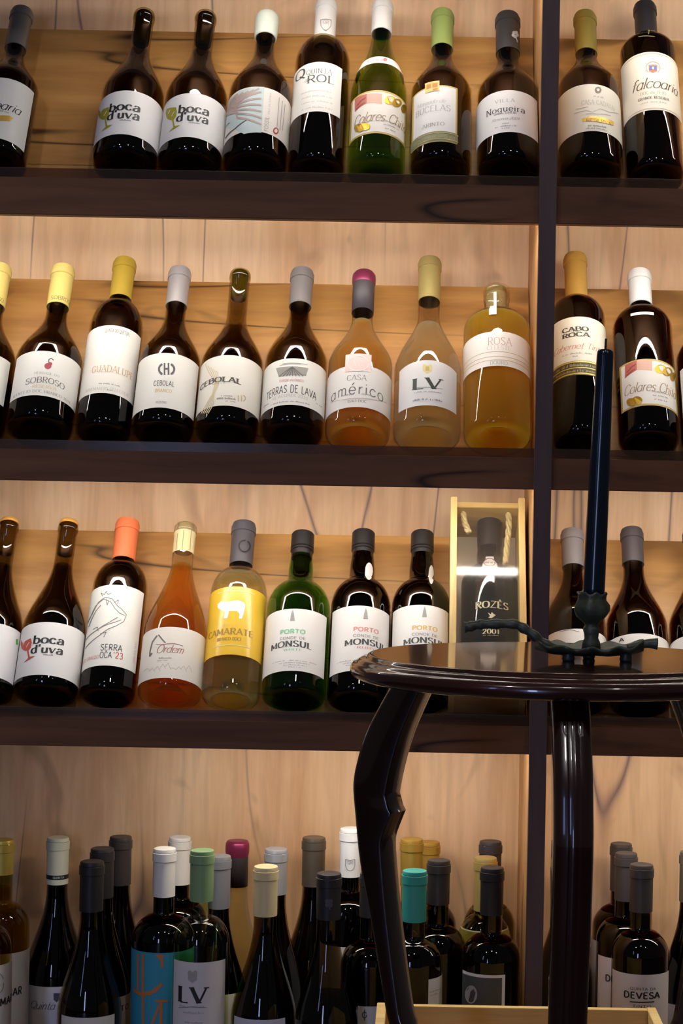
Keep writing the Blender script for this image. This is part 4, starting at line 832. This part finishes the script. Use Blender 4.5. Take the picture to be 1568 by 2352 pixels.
b = stand('dark bottle with white capsule and turquoise label with copper letters', 376, 1947, 142, 'bord', 'black', 'red', ('matt', WC), 2063, wn=48, xb=374, Y=2.350)
b.paper(374, 2189, 2440, col=(58, 152, 178))
COP = (206, 122, 62)
b.shape([rect(315, 2190, 319, 2276), rect(326, 2190, 331, 2352), rect(362, 2192, 375, 2196), [(356, 2192), (375, 2192), (375, 2222), (370, 2222), (368, 2206)], [(304, 2262), (312, 2274), (326, 2280), (346, 2276), (362, 2264), (372, 2256), (374, 2262), (362, 2276), (344, 2286), (324, 2288), (308, 2278)],
         rect(358, 2296, 385, 2302), rect(366, 2302, 373, 2352), [(366, 2302), (370, 2306), (352, 2352), (346, 2352)]], COP, 0.0008, 'copper_letters', 0.45)
b = stand('dark bottle with white capsule standing behind the turquoise label', 411, 1921, 130, 'bord', 'black', 'red', ('matt', WC), 2035, wn=47, xb=409)
b = stand('green bottle with sage capsule and grey-white label with two large capitals', 463, 1951, 131, 'bord', 'palegreen', 'greenwhite', ('matt', (128, 158, 112)), 2074, wn=51, xb=460, Y=2.29, fill=2190, ysh=2166, ynk=2104)
b.paper(460, 2211, 2440, 397, 515, (222, 216, 214)); b.text('LV', 442, 2286, 64, 36, (36, 36, 40), 'bold'); b.lines([[(410, 2314), (442, 2312), (474, 2314)]], 1.2, GREY); b.tiny(442, 2313, 60, 3); b.tiny(444, 2326, 46, 5, (180, 176, 174)); b.tiny(444, 2349, 40, 3)
b.shape([[(431, 2232), (436, 2228), (442, 2233), (448, 2228), (453, 2232), (452, 2250), (442, 2258), (432, 2250)]], (176, 170, 166))
b = stand('dark bottle with silver capsule right behind the sage capped one', 503, 1964, 136, 'burg', 'black', 'red', ('foil', (168, 170, 178)), 2090, wn=48, xb=500, Y=2.400)
b.paper(500, 2286, 2420, col=(222, 214, 196))
b = stand('rose wine bottle with magenta-topped dark capsule, rear row', 543, 1930, 138, 'burg', 'clear', 'rose', ('two', (150, 54, 94), ((60, 52, 54), 1966)), 2040, wn=48, xb=541, Y=2.515)
b = stand('dark bottle with cream wrinkled capsule, front row, centre', 610, 1988, 150, 'burg', 'dark', 'white', ('matt', (222, 204, 156)), 2108, wn=52, xb=606, fill=2268)
b.paper(606, 2343, 2440, 536, 654, (206, 206, 214))
b = stand('bottle with shiny silver flecked capsule, behind the cream capped one', 632, 1948, 130, 'burg', 'dark', 'red', ('foil', (196, 198, 202)), 2058, wn=49, xb=630, Y=2.425)
b = stand('brown bottle with bronze grey capsule, rear row', 719, 1922, 138, 'burg', 'dark', 'white', ('foil', (112, 104, 92)), 2039, wn=50, xb=716)
b = stand('olive black bottle with black clover-marked capsule, front row', 755, 2004, 150, 'burg', 'dark', 'white', ('matt', (34, 32, 36)), 2116, wn=53, xb=751, fill=2284)
b.shape([ell(755 + 5 * cos(a), 2074 + 6 * sin(a), 5, 6, 8) for a in (0.8, 2.4, 3.9, 5.5)] + [[(754, 2078), (757, 2078), (759, 2090), (756, 2090)]], (70, 68, 78), 0.0018, 'clover_print', parent=b.root)
b = stand('dark bottle with white shield-marked capsule, left of the table leg', 804, 1901, 132, 'bord', 'black', 'red', ('matt', (236, 234, 232)), 2017, wn=46, xb=800, Y=2.435)
b.lines([ell(804, 1985, 10, 15, 12, 0, 180) + [(794, 1973), (804, 1976), (814, 1973), (814, 1985)]], 1.3, (140, 138, 144), 0.0019, 'capsule_emblem'); b.text('QR', 804, 1981, 11, 7, (110, 108, 114), 'thin', 0.0019, 'capsule_lettering', parent=b.root)
b.paper(800, 2176, 2420, col=(226, 222, 214))
b = stand('dark bottle almost hidden behind the left table leg', 852, 2004, 134, 'bord', 'black', 'red', ('matt', (40, 38, 40)), 2110, wn=49, xb=848, Y=2.34)
b.paper(848, 2312, 2430, 820, 902, (196, 200, 206)); b.lines([ell(837, 2331, 5, 7, 12), [(837, 2319), (837, 2344)]], 2, (60, 66, 80))
b = stand('bottle with gold capsule beside the table leg, rear row', 943, 1925, 130, 'bord', 'olive', 'gold', ('foil', (190, 154, 66)), 2040, wn=48, xb=941, Y=2.435)
b = stand('bottle with bright gold capsule, behind and right of the other gold one', 984, 1932, 130, 'bord', 'dark', 'red', ('foil', (206, 166, 72)), 2046, wn=44, xb=982, Y=2.52)
b = stand('olive bottle with turquoise green capsule, right of the table leg', 949, 1998, 134, 'bord', 'dark', 'white', ('matt', (52, 152, 140)), 2121, wn=53, xb=950, fill=2232)
b.paper(950, 2252, 2420, 982, None, (206, 204, 202)); b.tiny(1000, 2275, 26, 3); b.tiny(1000, 2283, 26, 3)
b = stand('dark bottle with black capsule, just right of the turquoise one', 1006, 1974, 134, 'bord', 'dark', 'white', ('matt', (46, 42, 44)), 2081, wn=49, xb=1003)
b = stand('dark bottle with charcoal capsule, rear row, near the upright', 1124, 1931, 120, 'bord', 'olive', 'white', ('matt', (58, 54, 58)), 2046, wn=48, xb=1122)
b = stand('olive bottle with pale gold capsule, behind the slate labelled one', 1112, 1968, 126, 'bord', 'olive', 'greenwhite', ('foil', (196, 174, 104)), 2096, wn=49, xb=1112, ynk=2100, Y=2.405)
b.paper(1116, 2140, 2420, col=(206, 204, 150))
b = stand('black capped bottle with slate grey label and white oval, beside the upright', 1128, 1991, 138, 'bord', 'dark', 'red', ('matt', (32, 30, 36)), 2105, wn=50, xb=1127)
b.paper(1127, 2240, 2420, 1060, 1158, (222, 220, 218)); b.paper(1127, 2247, 2420, 1060, 1151, (72, 74, 78), name='label_face', eps=0.0007, parent=b.lab); b.lab = b.lab.parent
b.shape([ell(1082, 2284, 14, 21)], (160, 160, 164), 0.0010, 'white_oval'); b.shape([ell(1083, 2284, 3, 8)], (70, 70, 70), 0.0013, 'oval_mark')
b = stand('gold capped bottle mostly hidden behind the front table leg', 1293, 1937, 137, 'burg', 'dark', 'white', ('foil', (176, 156, 96)), 2060, wn=48, xb=1302, Lh=0.302)
b = stand('rearmost of the three charcoal capped bottles in line', 1424, 1936, 128, 'bord', 'dark', 'red', ('matt', (66, 60, 60)), 2050, wn=46, xb=1422, Y=2.512)
b.paper(1422, 2170, 2420, col=(206, 200, 194))
b = stand('second of the three charcoal capped bottles in line', 1437, 1958, 130, 'bord', 'dark', 'red', ('matt', (66, 60, 60)), 2072, wn=48, xb=1432, Y=2.432)
b.paper(1432, 2204, 2420, 1371, None, (216, 208, 202)); b.text('DEVESA', 1430, 2251, 80, 14, INK, 'sansb')
b = stand('front of the three charcoal capped bottles, with underlined capitals on its label', 1473, 1984, 132, 'bord', 'dark', 'red', ('matt', (58, 52, 52)), 2098, wn=50, xb=1468)
b.paper(1468, 2239, 2420, 1404, 1533, (216, 208, 202)); b.text('DEVESA', 1473, 2287, 81, 14, (36, 34, 36), 'sansb'); b.text('QUINTA DA', 1476, 2272, 58, 6, (70, 66, 66), 'sans'); b.shape([rect(1446, 2299, 1502, 2302)], (60, 56, 56), name='rule_line'); b.text('TINTO', 1473, 2312, 42, 6, (80, 74, 74), 'sans')
b = stand('dark bottle with grey green capsule cut by the right frame edge, base shelf', 1578, 1955, 140, 'burg', 'black', 'red', ('matt', (96, 92, 82)), 2076, wn=49, xb=1590)
b.paper(1588, 2312, 2430, col=(190, 184, 186))

# ------------------------------------------------------------------ round mahogany table
TX, TY, TZ, TR = at(1280, 1507, 1.70).x, 1.70, at(1280, 1507, 1.70).z, 0.2025
tb = thing('pedestal_table', 'small round polished mahogany table with moulded edge and curved legs', 'table', Matrix.Translation((TX, TY, 0)))
R = TR
top = [(0, TZ), (R - 0.0222, TZ), (R - 0.0218, TZ), (R - 0.020, TZ - 0.0001), (R - 0.0175, TZ - 0.0006), (R - 0.0165, TZ - 0.0030), (R - 0.0150, TZ - 0.0040), (R - 0.0125, TZ - 0.0042), (R - 0.0095, TZ - 0.0050), (R - 0.0080, TZ - 0.0068), (R - 0.0062, TZ - 0.0078), (R - 0.0035, TZ - 0.0085), (R - 0.0010, TZ - 0.0110), (R, TZ - 0.0145), (R - 0.0006, TZ - 0.0180), (R - 0.0030, TZ - 0.0212), (R - 0.0080, TZ - 0.0232), (R - 0.0150, TZ - 0.0240), (R - 0.016, TZ - 0.0240), (0, TZ - 0.0240)]
tp = link('table_top', lathe('table_top', top, 128), MAHOG, tb, True)
def zz(py): return ZC - (py - 1174) / FPX * 1.80
prof_o = [(1545, .166), (1570, .1835), (1620, .198), (1680, .213), (1740, .2225), (1800, .228), (1870, .2250), (1980, .218), (2110, .2037), (2300, .1845), (2352, .1787)]
prof_i = [(1545, .135), (1580, .147), (1680, .168), (1760, .179), (1820, .1845), (1848, .1805), (1860, .177), (1872, .1795), (1910, .1866), (1950, .188), (2110, .179), (2300, .164), (2352, .157)]
po = [(r, zz(y)) for y, r in prof_o] + [(.176, .24), (.178, .16), (.188, .09), (.204, .04), (.222, .012), (.224, 0.001)]
pi_ = [(r, zz(y)) for y, r in prof_i] + [(.153, .24), (.153, .16), (.160, .09), (.172, .04), (.186, .012), (.190, 0.001)]
po[0] = (po[0][0], TZ - 0.0235); pi_[0] = (pi_[0][0], TZ - 0.0235)
po = smooth_pts(po, 4); pi_ = pi_[:5] + pi_[5:]
pi_ = smooth_pts(pi_[:5], 4) + pi_[5:8] + smooth_pts(pi_[8:], 4)
outline = po + pi_[::-1]; hw_ = 0.0168
bm = bmesh.new(); n = len(outline)
def strip_at(pts, z):
    for (r0, z0), (r1, z1) in zip(pts, pts[1:]):
        if z1 <= z <= z0 and z0 != z1: return r0 + (r1 - r0) * (z0 - z) / (z0 - z1)
    return pts[-1][0] if z < pts[-1][1] else pts[0][0]
zs_ = sorted(set([z for _, z in po] + [z for _, z in pi_]), reverse=True)
zs2 = [zs_[0]]
for z in zs_[1:]:
    if zs2[-1] - z > 0.0012: zs2.append(z)
rows = []
c = 0.003
for z in zs2:
    ro, ri = strip_at(po, z), strip_at(pi_, z)
    sec = [(ri + c, -hw_), (ro - 0.009, -hw_), (ro - 0.0045, -hw_ * 0.86), (ro - 0.0016, -hw_ * 0.60), (ro - 0.0004, -hw_ * 0.34), (ro - 0.0014, -hw_ * 0.24), (ro - 0.0006, -hw_ * 0.13), (ro, 0), (ro - 0.0006, hw_ * 0.13), (ro - 0.0014, hw_ * 0.24), (ro - 0.0004, hw_ * 0.34), (ro - 0.0016, hw_ * 0.60), (ro - 0.0045, hw_ * 0.86), (ro - 0.009, hw_), (ri + c, hw_), (ri + 0.3 * c, hw_ - 0.3 * c), (ri, hw_ - c), (ri, -hw_ + c), (ri + 0.3 * c, -hw_ + 0.3 * c)]
    rows.append([bm.verts.new((a, q, z)) for a, q in sec])
for a, bq in zip(rows, rows[1:]):
    for i in range(19):
        j = (i + 1) % 19; bm.faces.new((a[i], bq[i], bq[j], a[j]))
bm.faces.new(rows[0]); bm.faces.new(rows[-1][::-1])
bmesh.ops.recalc_face_normals(bm, faces=bm.faces[:])
legm = bpy.data.meshes.new('leg'); bm.to_mesh(legm); bm.free(); legm.materials.append(MAHOGZ)
for p in legm.polygons: p.use_smooth = True
try: legm.set_sharp_from_angle(angle=radians(40))
except Exception: pass
for az in (270, 150, 30):
    l = link('leg', legm, None, tb); l.rotation_euler = (0, 0, radians(az))

# ------------------------------------------------------------------ candle and candle holder
YC = 1.655
BRZ = paint('patinated_bronze', (72, 78, 66), 0.45, 0.35, noise=0.5, nscale=70, bump=0.5)
O = at(1358, 1500, YC); O.z = TZ
def loc(px, py, dy=0.0):
    p = at(px, py, YC + dy); return (p.x - O.x, dy, p.z - O.z)
ch = thing('candle_holder', 'bronze leaf-shaped candle holder with curled twig handle on the round table', 'candle holder', Matrix.Translation(O))
# leaf dish
vs, fs = [], []; nu, nv_ = 34, 12
xa, xb_ = loc(1228, 1490)[0], loc(1478, 1482)[0]
for j in range(2):
    for iu in range(nu + 1):
        u = iu / nu; x = xa + (xb_ - xa) * u
        half = 0.036 * (sin(pi * min(1, max(0, u)) ** 0.85) ** 0.6) + 0.003
        half *= 1 + 0.10 * sin(u * 31)
        for iv in range(nv_ + 1):
            v = iv / nv_ * 2 - 1
            z = loc(1350, 1498)[2] + 0.0060 * abs(v) ** 2 + 0.0017 * sin(u * 25 + 2.2 * abs(v)) * abs(v) ** 1.5 + 0.005 * (2 * u - 1) ** 4 + 0.0010 * cos(v * 12)
            vs.append((x, v * half, z + (0 if j == 0 else -0.0026)))
st_ = (nu + 1) * (nv_ + 1)
for j in range(2):
    for iu in range(nu):
        for iv in range(nv_):
            a = j * st_ + iu * (nv_ + 1) + iv; q = (a, a + nv_ + 1, a + nv_ + 2, a + 1); fs.append(q[::-1] if j == 0 else q)
def edge(i, k): 
    a, bq = i, k; fs.append((a, bq, bq + st_, a + st_))
for iu in range(nu):
    edge(iu * (nv_ + 1), (iu + 1) * (nv_ + 1)); edge((iu + 1) * (nv_ + 1) + nv_, iu * (nv_ + 1) + nv_)
for iv in range(nv_):
    edge(iv + 1, iv); edge(nu * (nv_ + 1) + iv, nu * (nv_ + 1) + iv + 1)
link('leaf_dish', mesh('leaf_dish', vs, fs), BRZ, ch, True)
hp = [loc(1300, 1495), loc(1268, 1486), loc(1243, 1474), loc(1222, 1456), loc(1200, 1442), loc(1182, 1434), loc(1150, 1433), loc(1115, 1434), loc(1096, 1435), loc(1080, 1439), loc(1066, 1441)]
hp = smooth_pts(hp, 4); link('twig_handle', tube('twig_handle', hp, [0.0046 + 0.0006 * sin(i * 1.3) + (0.0006 if i > len(hp) - 6 else 0) for i in range(len(hp))], 12), BRZ, ch, True)
tp2 = smooth_pts([loc(1440, 1488), loc(1465, 1482), loc(1488, 1478), loc(1509, 1479)], 4)
link('stem_tip', tube('stem_tip', tp2, [0.0032 + 0.0026 * (i / (len(tp2) - 1)) ** 2 for i in range(len(tp2))], 12), BRZ, ch, True)
for (fx, fy_, dy) in ((1305, 1500, -0.010), (1437, 1500, -0.006), (1352, 1498, 0.022)):
    p = loc(fx, fy_, dy); link('foot', lathe('foot', [(0, 0.0002), (0.0054, 0.0002), (0.0062, 0.002), (0.0054, 0.0055), (0.0060, 0.011), (0, 0.012)], 16), BRZ, ch, True).location = (p[0], dy, 0)
cxh = loc(1358, 1440)[0]; z_ = lambda py: loc(1358, py)[2]; k = YC / FPX
cup = [(0, z_(1492)), (22 * k, z_(1490)), (20 * k, z_(1474)), (16 * k, z_(1466)), (17 * k, z_(1456)), (20 * k, z_(1446)), (18 * k, z_(1440)), (15 * k, z_(1436)), (19 * k, z_(1430)), (22 * k, z_(1427)), (34 * k, z_(1416)), (41 * k, z_(1402)), (40 * k, z_(1390)), (33 * k, z_(1378)), (32 * k, z_(1368)), (35 * k, z_(1362)), (31 * k, z_(1361)), (28 * k, z_(1366)), (27 * k, z_(1385)), (0, z_(1386))]
cm = lathe('candle_cup', cup, 48)
for v in cm.vertices:
    a = atan2(v.co.x, v.co.y); r = sqrt(v.co.x ** 2 + v.co.y ** 2)
    if z_(1428) < v.co.z < z_(1359) and r > 26 * k:
        f = 1 + 0.045 * sin(6 * a) + 0.03 * sin(11 * a + v.co.z * 900) + 0.03 * sin(v.co.z * 1500 + 3 * a)
        v.co.x *= f; v.co.y *= f
    if v.co.z > z_(1370) and r > 24 * k: v.co.z += 0.0012 * sin(7 * a)
link('candle_cup', cm, BRZ, ch, True).location = (cxh, 0, 0)
CB, CT = at(1362, 1380, YC), at(1390, 803, YC)
d = (CT - CB); Lc = d.length
Mc = Matrix.Translation(CB) @ d.to_track_quat('Z', 'Y').to_matrix().to_4x4()
cd = thing('taper_candle', 'tall dark navy taper candle leaning slightly in the bronze holder', 'candle', Mc)
link('wax', lathe('wax', [(0, 0), (25.5 * k, 0), (25.5 * k, Lc * .05), (25 * k, Lc * .3), (22 * k, Lc * .7), (19.5 * k, Lc - 0.006), (18.5 * k, Lc - 0.002), (15 * k, Lc), (3 * k, Lc - 0.001), (0, Lc - 0.001)], 40), paint('navy_wax', (9, 24, 38), 0.2, 0.0, 0.4, 0.3, noise=0.06, nscale=120), cd, True)
link('wick', tube('wick', [(0, 0, Lc - 0.002), (0.0006, 0, Lc + 0.004), (0.0002, 0, Lc + 0.0105)], [0.0012, 0.0011, 0.0010], 8), paint('charred_wick', (26, 20, 20), 0.9), cd, True)

# ------------------------------------------------------------------ wooden crate in front of the base shelf
YB, YF = 2.13, 1.88
c0, c1 = at(866, 2306, YB), at(1505, 2315, YB)
zt_ = at(1180, 2309, YB).z; w_ = 0.5 * (c1.x - c0.x); th = 0.011
cr = thing('wine_crate', 'open pale pine crate on the floor in front of the lowest bottles', 'crate', Matrix.Translation((0.5 * (c0.x + c1.x), YB, 0.0005)))
link('back_board', boxmesh('back_board', (-w_ + th, -th, 0.0), (w_ - th, 0, zt_ - 0.001), 0.0006), PINEX, cr)
link('front_board', boxmesh('front_board', (-w_ + th, YF - YB, 0.0), (w_ - th, YF - YB + th, zt_ - 0.03), 0.0006), PINEX, cr)
for s_ in (-1, 1):
    link('side_board', boxmesh('side_board', (s_ * w_ - (th if s_ > 0 else 0), YF - YB, 0.0), (s_ * w_ + (th if s_ < 0 else 0), 0, zt_), 0.0006), PINEX, cr)
link('bottom_board', boxmesh('bottom_board', (-w_ + th, YF - YB + th, 0.0), (w_ - th, -th, 0.009)), PINEX, cr)
link('corner_batten', boxmesh('corner_batten', (-w_ + th, -th - 0.004, 0.01), (-w_ + th + 0.03, -th, zt_ - 0.002)), PINE, cr)
